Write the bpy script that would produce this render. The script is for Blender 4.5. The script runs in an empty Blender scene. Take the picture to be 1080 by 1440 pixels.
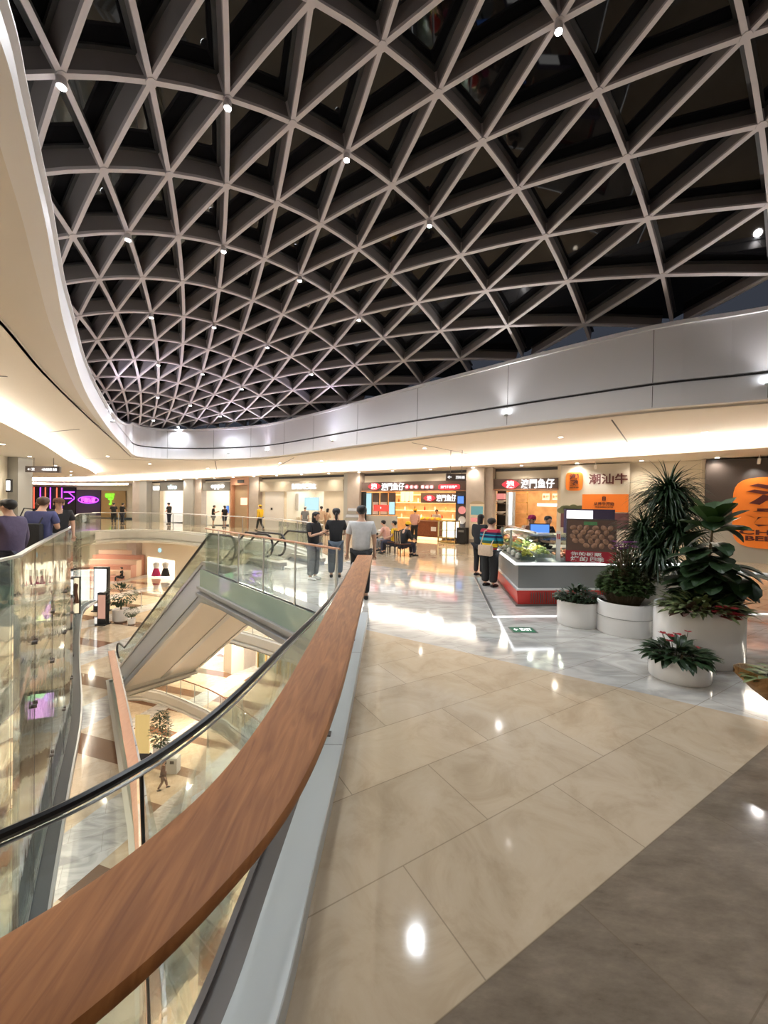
import bpy, bmesh, math, random
from mathutils import Vector, Matrix, geometry
R = math.radians
scn = bpy.context.scene
C = bpy.context.scene.collection
rnd = random.Random(7)

# ------------------------------------------------------------ camera, world, exposure
FPX, CAMH, ROLL, YH = 560.0, 1.75, 1.0, 713.0
_r = R(ROLL); _p = math.atan((YH - 720) / FPX)
_F = Vector((0, math.cos(_p), math.sin(_p))); _U0 = Vector((0, -math.sin(_p), math.cos(_p))); _R0 = Vector((1, 0, 0))
_RV = _R0 * math.cos(_r) + _U0 * math.sin(_r); _UV = -_R0 * math.sin(_r) + _U0 * math.cos(_r)
cd = bpy.data.cameras.new('camera'); cam = bpy.data.objects.new('camera', cd); C.objects.link(cam)
cd.sensor_fit = 'HORIZONTAL'; cd.sensor_width = 36; cd.lens = 36 * FPX / 1080; cd.clip_start = 0.05; cd.clip_end = 300
cam.matrix_world = Matrix(((_RV.x, _UV.x, -_F.x, 0), (_RV.y, _UV.y, -_F.y, 0), (_RV.z, _UV.z, -_F.z, CAMH), (0, 0, 0, 1)))
scn.camera = cam
CAM = Vector((0, 0, CAMH))
def ray(x, y): return _F + _RV * ((x - 540) / FPX) - _UV * ((y - 720) / FPX)
def at_z(x, y, z):
    d = ray(x, y); return CAM + d * ((z - CAMH) / d.z)
def at_y(x, y, Y):
    d = ray(x, y); return CAM + d * (Y / d.y)

w = bpy.data.worlds.new('night'); scn.world = w; w.use_nodes = True
w.node_tree.nodes['Background'].inputs[0].default_value = (0.30, 0.34, 0.45, 1)
w.node_tree.nodes['Background'].inputs[1].default_value = 0.03
vs = scn.view_settings
vs.view_transform = 'Standard'; vs.look = 'None'; vs.gamma = 1; vs.use_curve_mapping = False
vs.exposure = 2.02
scn.cycles.max_bounces = 7; scn.cycles.diffuse_bounces = 4; scn.cycles.glossy_bounces = 4
scn.cycles.transparent_max_bounces = 24; scn.cycles.transmission_bounces = 4
scn.cycles.caustics_reflective = False; scn.cycles.caustics_refractive = False
scn.cycles.sample_clamp_indirect = 4; scn.cycles.use_denoising = True
K_SPOT, K_DOWN, K_COVE, K_LOW, K_UP = 92.0, 22.0, 2.35, 22.0, 52.0

# ------------------------------------------------------------ helpers
def tag(o, label=None, cat=None, group=None, kind=None):
    if label: o['label'] = label
    if cat: o['category'] = cat
    if group: o['group'] = group
    if kind: o['kind'] = kind
    return o
def link(name, data, m=None, parent=None):
    o = bpy.data.objects.new(name, data); C.objects.link(o)
    if m is not None and data is not None:
        for mm in (m if isinstance(m, (list, tuple)) else [m]): data.materials.append(mm)
    if parent is not None: o.parent = parent
    return o
def thing(name, label, cat, loc=(0, 0, 0), rz=0, group=None):
    o = bpy.data.objects.new(name, None); C.objects.link(o); o.empty_display_size = 0.1
    o.location = loc; o.rotation_euler = (0, 0, rz)
    return tag(o, label, cat, group)
def dup(root, loc, rz=0, label=None):
    def cp(o, par):
        c = o.copy(); C.objects.link(c); c.parent = par
        for ch in list(o.children): cp(ch, c)
        return c
    r = cp(root, None); r.location = loc; r.rotation_euler = (0, 0, rz)
    if label: r['label'] = label
    return r
class MB:
    def __init__(s): s.v = []; s.f = []; s.mi = []; s.m = 0
    def add(s, vs_, fs, m=None):
        b = len(s.v); s.v += [tuple(p) for p in vs_]
        for f in fs: s.f.append(tuple(b + i for i in f)); s.mi.append(s.m if m is None else m)
        return s
    def box(s, x0, y0, z0, x1, y1, z1, m=None):
        x0, x1 = min(x0, x1), max(x0, x1); y0, y1 = min(y0, y1), max(y0, y1); z0, z1 = min(z0, z1), max(z0, z1)
        vv = [(x, y, z) for x in (x0, x1) for y in (y0, y1) for z in (z0, z1)]
        return s.add(vv, [(0, 1, 3, 2), (4, 6, 7, 5), (0, 4, 5, 1), (2, 3, 7, 6), (0, 2, 6, 4), (1, 5, 7, 3)], m)
    def beam(s, a, b, wv, dv, m=None):     # box from a to b, half-width vector wv, extends from 0 to dv
        a = Vector(a); b = Vector(b); wv = Vector(wv); dv = Vector(dv)
        vv = [p + q + r for p in (a, b) for q in (-wv, wv) for r in (Vector(), dv)]
        return s.add(vv, [(0, 1, 3, 2), (4, 6, 7, 5), (0, 4, 5, 1), (2, 3, 7, 6), (0, 2, 6, 4), (1, 5, 7, 3)], m)
    def tube(s, pts, r, n=8, m=None, closed=False, caps=True):
        pts = [Vector(p) for p in pts]; k = len(pts); rs = r if isinstance(r, (list, tuple)) else [r] * k
        vv = []; up = None
        for i, p in enumerate(pts):
            t = (pts[(i + 1) % k] - pts[i - 1]) if closed else (pts[min(i + 1, k - 1)] - pts[max(i - 1, 0)])
            t.normalize()
            if up is None: up = t.orthogonal().normalized()
            up = (up - t * up.dot(t))
            up = up.normalized() if up.length > 1e-6 else t.orthogonal().normalized()
            sd = t.cross(up)
            for j in range(n):
                a = 2 * math.pi * j / n; vv.append(p + (up * math.cos(a) + sd * math.sin(a)) * rs[i])
        ff = []
        for i in range(k if closed else k - 1):
            for j in range(n):
                a, b = i * n + j, i * n + (j + 1) % n; c2, d = ((i + 1) % k) * n + (j + 1) % n, ((i + 1) % k) * n + j
                ff.append((a, b, c2, d))
        if caps and not closed: ff += [tuple(range(n))[::-1], tuple((k - 1) * n + j for j in range(n))]
        return s.add(vv, ff, m)
    def sweep(s, path, prof, closed=False, pclosed=True, m=None):   # prof: (a to the left of travel, b up)
        path = [Vector(p) for p in path]; k = len(path); vv = []
        for i, p in enumerate(path):
            if closed: t0 = path[i] - path[i - 1]; t1 = path[(i + 1) % k] - path[i]
            else:
                t0 = path[i] - path[i - 1] if i else path[1] - path[0]
                t1 = path[i + 1] - path[i] if i < k - 1 else t0
            t0 = Vector((t0.x, t0.y)).normalized(); t1 = Vector((t1.x, t1.y)).normalized()
            t = (t0 + t1); t = t.normalized() if t.length > 1e-4 else t0
            nrm = Vector((-t.y, t.x)); mt = 1 / max(0.5, math.sqrt(max(0.01, (1 + t0.dot(t1)) / 2)))
            for a, b in prof: vv.append((p.x + nrm.x * a * mt, p.y + nrm.y * a * mt, p.z + b))
        n = len(prof); ff = []
        for i in range(k if closed else k - 1):
            for j in range(n if pclosed else n - 1):
                ff.append((i * n + j, i * n + (j + 1) % n, ((i + 1) % k) * n + (j + 1) % n, ((i + 1) % k) * n + j))
        if pclosed and not closed: ff += [tuple(range(n)), tuple((k - 1) * n + j for j in range(n))[::-1]]
        return s.add(vv, ff, m)
    def prism(s, poly, z0, z1, m=None):
        n = len(poly); vv = [(p[0], p[1], z0) for p in poly] + [(p[0], p[1], z1) for p in poly]
        ff = [tuple(range(n))[::-1], tuple(range(n, 2 * n))] + [(i, (i + 1) % n, n + (i + 1) % n, n + i) for i in range(n)]
        return s.add(vv, ff, m)
    def lathe(s, prof, n=24, sx=1, sy=1, c=(0, 0, 0), m=None):
        vv = [(c[0] + r * sx * math.cos(2 * math.pi * j / n), c[1] + r * sy * math.sin(2 * math.pi * j / n), c[2] + z) for r, z in prof for j in range(n)]
        ff = [(i * n + j, i * n + (j + 1) % n, (i + 1) * n + (j + 1) % n, (i + 1) * n + j) for i in range(len(prof) - 1) for j in range(n)]
        ff += [tuple(range(n))[::-1], tuple((len(prof) - 1) * n + j for j in range(n))]
        return s.add(vv, ff, m)
    def xf(s, M, start=0):
        s.v = s.v[:start] + [tuple(M @ Vector(p)) for p in s.v[start:]]; return s
    def build(s, name, m, parent=None, smooth=False, bevel=0):
        me = bpy.data.meshes.new(name); me.from_pydata(s.v, [], s.f)
        o = link(name, me, m, parent); me.polygons.foreach_set('material_index', s.mi)
        bm = bmesh.new(); bm.from_mesh(me); bmesh.ops.recalc_face_normals(bm, faces=bm.faces)
        if bevel:
            ed = [e for e in bm.edges if len(e.link_faces) == 2 and e.calc_face_angle(0) > 0.6]
            bmesh.ops.bevel(bm, geom=ed, offset=bevel, segments=2, affect='EDGES', profile=0.6)
        bm.to_mesh(me); bm.free()
        if smooth:
            me.polygons.foreach_set('use_smooth', [True] * len(me.polygons))
            try: me.set_sharp_from_angle(angle=R(40))
            except Exception: pass
        me.update(); return o
def smooth_path(pts, closed=False, n=6):
    P = [Vector(p) for p in pts]; k = len(P); out = []
    for i in range(k if closed else k - 1):
        p0 = P[(i - 1) % k] if (closed or i > 0) else P[0]; p1 = P[i]; p2 = P[(i + 1) % k]
        p3 = P[(i + 2) % k] if (closed or i + 2 < k) else P[-1]
        for j in range(n):
            t = j / n
            out.append(0.5 * ((2 * p1) + (p2 - p0) * t + (2 * p0 - 5 * p1 + 4 * p2 - p3) * t * t + (3 * p1 - p0 - 3 * p2 + p3) * t ** 3))
    if not closed: out.append(P[-1].copy())
    return out
def v3(pts, z): return [Vector((p[0], p[1], z)) for p in pts]
def poly_hole(outer, holes, z, flip=False):
    loops = [[Vector((p[0], p[1], 0)) for p in outer]] + [[Vector((p[0], p[1], 0)) for p in h] for h in holes]
    tris = geometry.tessellate_polygon(loops); vv = [(p.x, p.y, z) for l in loops for p in l]
    mb = MB(); mb.add(vv, [tuple(t) for t in tris]); return mb
def flat(name, outer, holes, z, m, up=True):
    o = poly_hole(outer, holes, z).build(name, m)
    me = o.data
    if me.polygons[0].normal.z * (1 if up else -1) < 0:
        bm = bmesh.new(); bm.from_mesh(me); bmesh.ops.reverse_faces(bm, faces=bm.faces); bm.to_mesh(me); bm.free()
    return tag(o, kind='structure')
def inside(p, poly):
    c = False; n = len(poly)
    for i in range(n):
        x1, y1 = poly[i][0], poly[i][1]; x2, y2 = poly[i - 1][0], poly[i - 1][1]
        if (y1 > p[1]) != (y2 > p[1]) and p[0] < (x2 - x1) * (p[1] - y1) / (y2 - y1) + x1: c = not c
    return c
def walk(path, step, start=0.0):       # points every `step` metres along a path: (point, unit tangent)
    out = []; d = start; acc = 0
    for a, b in zip(path, path[1:]):
        L = (b - a).length
        while L > 1e-6 and d <= acc + L: out.append((a.lerp(b, (d - acc) / L), (b - a).normalized())); d += step
        acc += L
    return out

# ------------------------------------------------------------ materials
def nt(name):
    m = bpy.data.materials.new(name); m.use_nodes = True; return m, m.node_tree.nodes, m.node_tree.links, m.node_tree.nodes['Principled BSDF']
def mat(name, col, rough=0.5, metal=0.0, spec=0.5, noise=0.0, nscale=8, bump=0.0, coat=0.0, emis=None, es=0.0, bscale=None):
    m, N, L, P = nt(name); c = tuple(col) + (1,)
    P.inputs['Base Color'].default_value = c; P.inputs['Roughness'].default_value = rough; P.inputs['Metallic'].default_value = metal
    P.inputs['Specular IOR Level'].default_value = spec; P.inputs['Coat Weight'].default_value = coat
    tc = N.new('ShaderNodeTexCoord'); nz = N.new('ShaderNodeTexNoise'); nz.inputs['Scale'].default_value = nscale; nz.inputs['Detail'].default_value = 4
    L.new(tc.outputs['Object'], nz.inputs['Vector'])
    if noise:
        r = N.new('ShaderNodeValToRGB'); r.color_ramp.elements[0].position = 0.3; r.color_ramp.elements[1].position = 0.7
        r.color_ramp.elements[0].color = tuple(x * (1 - noise) for x in col) + (1,); r.color_ramp.elements[1].color = tuple(min(1, x * (1 + noise)) for x in col) + (1,)
        L.new(nz.outputs['Fac'], r.inputs['Fac']); L.new(r.outputs['Color'], P.inputs['Base Color'])
    if bump:
        b = N.new('ShaderNodeBump'); b.inputs['Strength'].default_value = bump; b.inputs['Distance'].default_value = 0.02
        n2 = N.new('ShaderNodeTexNoise'); n2.inputs['Scale'].default_value = bscale or nscale; L.new(tc.outputs['Object'], n2.inputs['Vector'])
        L.new(n2.outputs['Fac'], b.inputs['Height']); L.new(b.outputs['Normal'], P.inputs['Normal'])
    if emis: P.inputs['Emission Color'].default_value = tuple(emis) + (1,); P.inputs['Emission Strength'].default_value = es
    return m
def emi(name, col, s): return mat(name, (0.02, 0.02, 0.02), emis=col, es=s * (1.0 if 'lamp' in name or 'spot' in name else 0.26))
def glassm(name, tint=(0.86, 0.93, 0.9), refl=0.12, wav=0.15, body=0.0, bodycol=(0.5, 0.7, 0.65), rough=0.01, facing=0.35):
    m, N, L, P = nt(name); N.remove(P); out = N['Material Output']
    tr = N.new('ShaderNodeBsdfTransparent'); tr.inputs[0].default_value = tuple(tint) + (1,)
    gl = N.new('ShaderNodeBsdfGlossy'); gl.inputs['Roughness'].default_value = rough; gl.inputs[0].default_value = (0.95, 1, 0.98, 1)
    tc = N.new('ShaderNodeTexCoord'); nz = N.new('ShaderNodeTexNoise'); nz.inputs['Scale'].default_value = 1.6
    bp = N.new('ShaderNodeBump'); bp.inputs['Strength'].default_value = wav; bp.inputs['Distance'].default_value = 0.05
    L.new(tc.outputs['Object'], nz.inputs['Vector']); L.new(nz.outputs['Fac'], bp.inputs['Height']); L.new(bp.outputs['Normal'], gl.inputs['Normal'])
    lw = N.new('ShaderNodeLayerWeight'); lw.inputs['Blend'].default_value = facing
    ma = N.new('ShaderNodeMath'); ma.operation = 'MULTIPLY_ADD'; ma.inputs[1].default_value = 0.75; ma.inputs[2].default_value = refl; ma.use_clamp = True
    L.new(lw.outputs['Fresnel'], ma.inputs[0]); mx = N.new('ShaderNodeMixShader'); L.new(ma.outputs[0], mx.inputs[0])
    src = tr.outputs[0]
    if body:
        df = N.new('ShaderNodeBsdfDiffuse'); df.inputs[0].default_value = tuple(bodycol) + (1,)
        m2 = N.new('ShaderNodeMixShader'); m2.inputs[0].default_value = body; L.new(tr.outputs[0], m2.inputs[1]); L.new(df.outputs[0], m2.inputs[2]); src = m2.outputs[0]
    L.new(src, mx.inputs[1]); L.new(gl.outputs[0], mx.inputs[2]); L.new(mx.outputs[0], out.inputs['Surface'])
    return m

def floor_mat(name, z_only=False):
    m, N, L, P = nt(name); tc = N.new('ShaderNodeTexCoord')
    def math_(op, a, b=None):
        n = N.new('ShaderNodeMath'); n.operation = op
        for i, x in enumerate((a, b)):
            if x is None: continue
            if isinstance(x, (int, float)): n.inputs[i].default_value = x
            else: L.new(x, n.inputs[i])
        return n.outputs[0]
    sep = N.new('ShaderNodeSeparateXYZ'); L.new(tc.outputs['Object'], sep.inputs[0]); X, Y = sep.outputs[0], sep.outputs[1]
    def lin(a, b, c): return math_('ADD', math_('ADD', math_('MULTIPLY', X, a), math_('MULTIPLY', Y, b)), c)
    mp = N.new('ShaderNodeMapping'); mp.inputs['Rotation'].default_value = (0, 0, R(-31.3)); mp.inputs['Location'].default_value = (0.62, -1.03 + 0.0, 0)
    L.new(tc.outputs['Object'], mp.inputs[0])
    br = N.new('ShaderNodeTexBrick'); L.new(mp.outputs[0], br.inputs['Vector'])
    br.inputs['Scale'].default_value = 1; br.inputs['Brick Width'].default_value = 1.15; br.inputs['Row Height'].default_value = 0.55; br.offset = 0.5
    br.inputs['Mortar Size'].default_value = 0.003; br.inputs['Mortar Smooth'].default_value = 0.0; br.inputs['Bias'].default_value = 0
    br.inputs['Color1'].default_value = (0.0, 0, 0, 1); br.inputs['Color2'].default_value = (1, 1, 1, 1); br.inputs['Mortar'].default_value = (0.5, 0.5, 0.5, 1)
    n1 = N.new('ShaderNodeTexNoise'); n1.inputs['Scale'].default_value = 2.4; n1.inputs['Detail'].default_value = 10; n1.inputs['Roughness'].default_value = 0.68; n1.inputs['Distortion'].default_value = 0.9
    L.new(tc.outputs['Object'], n1.inputs['Vector'])
    def ramp(fac, stops):
        r = N.new('ShaderNodeValToRGB'); cr = r.color_ramp
        cr.elements[0].position, cr.elements[0].color = stops[0][0], tuple(stops[0][1]) + (1,)
        cr.elements[1].position, cr.elements[1].color = stops[-1][0], tuple(stops[-1][1]) + (1,)
        for p_, c_ in stops[1:-1]: e = cr.elements.new(p_); e.color = tuple(c_) + (1,)
        L.new(fac, r.inputs[0]); return r.outputs[0]
    def mix(f, a, b, t='MIX'):
        n = N.new('ShaderNodeMix'); n.data_type = 'RGBA'; n.blend_type = t
        if isinstance(f, (int, float)): n.inputs[0].default_value = f
        else: L.new(f, n.inputs[0])
        for i, x in ((6, a), (7, b)):
            if isinstance(x, tuple): n.inputs[i].default_value = x
            else: L.new(x, n.inputs[i])
        return n.outputs[2]
    beige = ramp(n1.outputs[0], [(0.25, (0.43, 0.33, 0.22)), (0.5, (0.56, 0.45, 0.32)), (0.75, (0.62, 0.52, 0.39))])
    n2 = N.new('ShaderNodeTexNoise'); n2.inputs['Scale'].default_value = 3.5; n2.inputs['Detail'].default_value = 12; n2.inputs['Roughness'].default_value = 0.75
    mp2 = N.new('ShaderNodeMapping'); mp2.inputs['Rotation'].default_value = (0, 0, R(25)); mp2.inputs['Scale'].default_value = (1, 2.6, 1); L.new(tc.outputs['Object'], mp2.inputs[0]); L.new(mp2.outputs[0], n2.inputs['Vector'])
    dark = ramp(n2.outputs[0], [(0.28, (0.045, 0.035, 0.028)), (0.36, (0.17, 0.135, 0.10)), (0.55, (0.23, 0.185, 0.14)), (0.75, (0.31, 0.25, 0.19))])
    n3 = N.new('ShaderNodeTexNoise'); n3.inputs['Scale'].default_value = 1.3; n3.inputs['Detail'].default_value = 9; n3.inputs['Distortion'].default_value = 2.0
    L.new(mp2.outputs[0], n3.inputs['Vector'])
    white = ramp(n3.outputs[0], [(0.3, (0.38, 0.37, 0.35)), (0.47, (0.50, 0.485, 0.45)), (0.6, (0.60, 0.585, 0.55))])
    mw = math_('GREATER_THAN', lin(0.553, 0.833, -0.7466 - 3.832), 0.0)        # beyond the white border line
    band = math_('MULTIPLY', mw, math_('LESS_THAN', lin(0.553, 0.833, -0.7466 - 3.832), 5.2))
    c1 = mix(band, beige, white)
    v = lin(-0.5195, 0.8545, 0.0)
    c2 = mix(math_('LESS_THAN', v, 1.03), c1, dark)
    if z_only:    # the lower floors: beige with brown cross bands
        st = math_('FRACT', math_('MULTIPLY', lin(0.30, 0.95, 60.0), 0.34)); brown = mix(0.0, (0.20, 0.11, 0.065, 1), (0, 0, 0, 1))
        c2 = mix(math_('LESS_THAN', st, 0.24), beige, brown)
        c2 = mix(math_('GREATER_THAN', math_('FRACT', math_('MULTIPLY', lin(0.95, -0.3, 50.0), 0.21)), 0.72), c2, white)
    tv = ramp(br.outputs['Color'], [(0.0, (0.90, 0.90, 0.90)), (1.0, (1.05, 1.04, 1.02))])
    c3 = mix(1.0, c2, tv, 'MULTIPLY')
    c4 = mix(math_('MULTIPLY', br.outputs['Fac'], 0.55), c3, (0.16, 0.12, 0.08, 1))
    L.new(c4, P.inputs['Base Color'])
    P.inputs['Roughness'].default_value = 0.075; P.inputs['Specular IOR Level'].default_value = 0.5; P.inputs['Coat Weight'].default_value = 0.12; P.inputs['Coat Roughness'].default_value = 0.03
    bp = N.new('ShaderNodeBump'); bp.inputs['Strength'].default_value = 0.03; bp.inputs['Distance'].default_value = 0.02
    n4 = N.new('ShaderNodeTexNoise'); n4.inputs['Scale'].default_value = 3; L.new(tc.outputs['Object'], n4.inputs['Vector']); L.new(n4.outputs[0], bp.inputs['Height']); L.new(bp.outputs[0], P.inputs['Normal'])
    return m
def wood_mat(name, c0, c1, rough=0.35, ang=0):
    m, N, L, P = nt(name); tc = N.new('ShaderNodeTexCoord'); mp = N.new('ShaderNodeMapping'); mp.inputs['Scale'].default_value = (14, 1.3, 4); mp.inputs['Rotation'].default_value = (0, 0, R(ang))
    nz = N.new('ShaderNodeTexNoise'); nz.inputs['Scale'].default_value = 3; nz.inputs['Detail'].default_value = 8; nz.inputs['Distortion'].default_value = 1.2
    r = N.new('ShaderNodeValToRGB'); r.color_ramp.elements[0].position = 0.3; r.color_ramp.elements[1].position = 0.72
    r.color_ramp.elements[0].color = tuple(c0) + (1,); r.color_ramp.elements[1].color = tuple(c1) + (1,)
    L.new(tc.outputs['Object'], mp.inputs[0]); L.new(mp.outputs[0], nz.inputs['Vector']); L.new(nz.outputs[0], r.inputs[0]); L.new(r.outputs[0], P.inputs['Base Color'])
    P.inputs['Roughness'].default_value = rough; P.inputs['Specular IOR Level'].default_value = 0.3; return m
M = {}
M['floor'] = floor_mat('polished_marble'); M['floor_low'] = floor_mat('lower_marble', True)
M['ceil'] = mat('ceiling_paint', (0.84, 0.80, 0.74), 0.6); M['band'] = mat('ceiling_band', (0.70, 0.66, 0.61), 0.4)
M['fascia'] = mat('fascia_metal', (0.80, 0.80, 0.83), 0.45, 0.1); M['fascia_dark'] = mat('fascia_gap', (0.05, 0.05, 0.055), 0.6)
M['frame'] = mat('skylight_frame', (0.62, 0.57, 0.57), 0.6, 0.0); M['web'] = mat('skylight_web_shaded', (0.26, 0.235, 0.23), 0.6); M['frame2'] = mat('skylight_gasket', (0.05, 0.05, 0.05), 0.5)  # webs share the frame's paint; their shade is put into a darker colour
M['oak'] = wood_mat('handrail_oak', (0.235, 0.085, 0.024), (0.43, 0.175, 0.054), 0.5); M['oak2'] = wood_mat('peach_oak', (0.45, 0.24, 0.15), (0.56, 0.31, 0.20), 0.4)
M['steel'] = mat('brushed_steel', (0.55, 0.56, 0.57), 0.3, 0.85); M['apron'] = mat('apron_plate', (0.46, 0.49, 0.50), 0.42, 0.15)
M['dksteel'] = mat('dark_channel', (0.13, 0.11, 0.10), 0.35, 0.3); M['black'] = mat('black_rubber', (0.012, 0.012, 0.013), 0.3); M['cladding'] = mat('pale_cladding', (0.52, 0.56, 0.64), 0.32, 0.15)
M['soffit'] = mat('soffit_cladding', (0.62, 0.59, 0.54), 0.4, 0.05); M['slab'] = mat('slab_edge', (0.62, 0.60, 0.54), 0.4)
M['glass'] = glassm('clear_glass', refl=0.02, wav=0.08, tint=(0.965, 0.985, 0.975), facing=0.10); M['glass_wavy'] = glassm('wavy_glass', refl=0.045, wav=0.14, tint=(0.965, 0.985, 0.975), facing=0.12); M['glass_near'] = glassm('near_glass', refl=0.02, wav=0.08, tint=(0.96, 0.985, 0.975), facing=0.12)
M['teal'] = glassm('teal_fascia_glass', refl=0.10, wav=0.3, tint=(0.7, 0.85, 0.8), body=0.55, bodycol=(0.42, 0.58, 0.52))
M['shopglass'] = glassm('shop_glass', refl=0.03, wav=0.0)
M['pane'] = mat('night_pane', (0.006, 0.006, 0.007), 0.03, 0, 0.28, bump=0.04, nscale=0.8)
M['white'] = mat('gloss_white', (0.80, 0.80, 0.80), 0.12, coat=0.5); M['cream'] = mat('cream_wall', (0.78, 0.72, 0.60), 0.5); M['pillar'] = mat('pillar_stone', (0.47, 0.42, 0.385), 0.35, noise=0.06, nscale=3)
M['greyp'] = mat('grey_pillar', (0.42, 0.43, 0.42), 0.35); M['char'] = mat('charcoal', (0.075, 0.062, 0.06), 0.4); M['brown'] = mat('brown_sign', (0.12, 0.085, 0.075), 0.45)
M['dark'] = mat('black_matt', (0.012, 0.012, 0.014), 0.6); M['cove'] = emi('cove_lamp', (1.0, 0.90, 0.76), K_COVE * 2.6); M['lamp'] = emi('lamp_face', (1.0, 0.95, 0.86), 6)
M['spotface'] = emi('spot_face', (0.93, 0.97, 1.0), 25); M['kitchen'] = emi('kitchen_light', (1.0, 0.62, 0.28), 2.6)
M['whiteemi'] = emi('white_lit', (1, 0.98, 0.95), 2.2); M['shoplamp'] = emi('shop_lamp', (1, 0.97, 0.93), 1.3); M['kitlamp'] = emi('kitchen_lamp', (1.0, 0.70, 0.40), 1.6); M['letter'] = emi('lit_letter', (1, 0.97, 0.95), 1.7); M['redlit'] = emi('red_lit', (1.0, 0.03, 0.05), 1.6); M['cyanlit'] = emi('cyan_screen', (0.55, 0.86, 0.92), 1.0)
M['orange'] = mat('orange_sign', (0.78, 0.20, 0.025), 0.45, emis=(0.90, 0.25, 0.03), es=0.04); M['maroon'] = mat('maroon_ink', (0.10, 0.02, 0.02), 0.5)
M['red'] = mat('red_paint', (0.62, 0.035, 0.025), 0.35); M['grey'] = mat('kiosk_grey', (0.24, 0.25, 0.25), 0.3, 0.2); M['wood'] = wood_mat('counter_wood', (0.16, 0.045, 0.015), (0.33, 0.11, 0.04)); M['gold'] = mat('gold_frame', (0.70, 0.52, 0.22), 0.3, 0.7)
M['skin'] = mat('skin', (0.60, 0.36, 0.25), 0.5); M['hair'] = mat('black_hair', (0.012, 0.010, 0.010), 0.45); M['hairbr'] = mat('brown_hair', (0.09, 0.05, 0.03), 0.5)
def cloth(name, c, r=0.85): return mat('cloth_' + name, c, r, bump=0.25, nscale=30, noise=0.06)
M['c_black'] = cloth('black', (0.018, 0.018, 0.020)); M['c_white'] = cloth('white', (0.62, 0.62, 0.63)); M['c_grey'] = cloth('grey', (0.20, 0.21, 0.23)); M['c_jean'] = cloth('jeans', (0.10, 0.125, 0.16))
M['c_purple'] = cloth('purple', (0.085, 0.065, 0.12)); M['c_blue'] = cloth('blue', (0.075, 0.085, 0.21)); M['c_yellow'] = cloth('yellow', (0.80, 0.50, 0.03)); M['c_pink'] = cloth('pink', (0.66, 0.38, 0.33)); M['c_beige'] = cloth('beige', (0.60, 0.45, 0.33)); M['c_navy'] = cloth('navy', (0.025, 0.028, 0.05)); M['c_green'] = cloth('green', (0.1, 0.25, 0.1)); M['c_khaki'] = cloth('khaki', (0.45, 0.38, 0.28)); M['c_brown'] = cloth('brown', (0.12, 0.05, 0.03)); M['c_fuchsia'] = cloth('fuchsia', (0.35, 0.02, 0.10))

# ------------------------------------------------------------ the plan: voids, ceilings, shop front line
NEAR = [(-3.6, 2.2), (-3.3, 1.2), (-2.7, 0.62), (-1.9, 0.48), (-1.2, 0.60), (-0.79, 0.88), (-0.61, 1.27), (-0.575, 1.8), (-0.56, 2.6)]
FARB = [(-2.15, 13.2), (-2.5, 14.4), (-4.5, 17.9), (-6.9, 20.3), (-9.9, 22.8), (-13.2, 25.2), (-15.9, 25.9), (-17.5, 24.6), (-17.1, 22.3), (-14.6, 18.6), (-11.8, 14.9), (-8.8, 11.05), (-6.78, 8.05), (-5.3, 5.85), (-4.5, 4.7)]
PLA, PLB, PLC, PLD = (-0.57, 5.95), (-4.86, 10.72), (-2.70, 12.66), (-2.0, 12.0)
farb = [(p.x, p.y) for p in smooth_path(v3(FARB, 0), n=4)]; near = [(p.x, p.y) for p in smooth_path(v3(NEAR, 0), n=4)]
VOID = [PLA, PLB, PLC, PLD] + farb + near
SD = Vector((0.8403, -0.5421, 0)); SN = Vector((-0.5421, -0.8403, 0)); SO = Vector((0, 23.1, 0)); ZZ = Vector((0, 0, 1))
SFM = Matrix(((SD.x, SN.x, 0, SO.x), (SD.y, SN.y, 0, SO.y), (0, 0, 1, 0), (0, 0, 0, 1)))
def sp(s, t=0.0, z=0.0): return SO + SD * s + SN * t + ZZ * z
def s_at(px, py=715, t=0.0):
    d = ray(px, py); k = ((SO + SN * t - CAM).dot(SN)) / d.dot(SN); P = CAM + d * k
    return (P - SO).dot(SD), P.z
def srect(x0, y0, x1, y1, t=0.0):
    s0, s1 = s_at(x0, y0, t)[0], s_at(x1, y0, t)[0]; xm = (x0 + x1) / 2
    return s0, s1, (s_at(xm, y1, t)[1] if y1 is not None else 0.0), s_at(xm, y0, t)[1]
LIP = [(-2.07, 2.13), (-2.35, 2.56), (-2.67, 3.03), (-3.08, 3.62), (-3.72, 4.5), (-4.75, 5.96), (-6.98, 9.39), (-9.85, 14.49), (-11.78, 18.29), (-12.75, 20.2), (-12.9, 21.25), (-11.9, 21.8), (-9.27, 21.54), (-7.0, 20.75), (-4.91, 19.3), (-0.05, 14.79), (5.61, 9.93), (8.1, 8.48), (12, 6), (15.5, 2), (15, -3), (8, -6), (1, -5), (-1.0, -0.6), (-1.6, 1.2)]
lip = [(p.x, p.y) for p in smooth_path(v3(LIP, 0), True, 5)]
BAND = [(-2.2, -1.5), (-3.3, 1.5), (-4.3, 3.5), (-5.2, 5.38), (-6.52, 7.67), (-8.47, 11.4), (-11.3, 17.0), (-13.05, 20.4), (-13.4, 21.6), (-12.2, 22.2), (-9.2, 21.95), (-6.9, 21.15), (-4.75, 19.7), (0.17, 15.1), (5.8, 10.25), (8.25, 8.8), (12.2, 6.3), (15.9, 2.1), (15.4, -3.3), (8, -6.5), (0.5, -5.5)]
band = [(p.x, p.y) for p in smooth_path(v3(BAND, 0), True, 5)]

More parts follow.
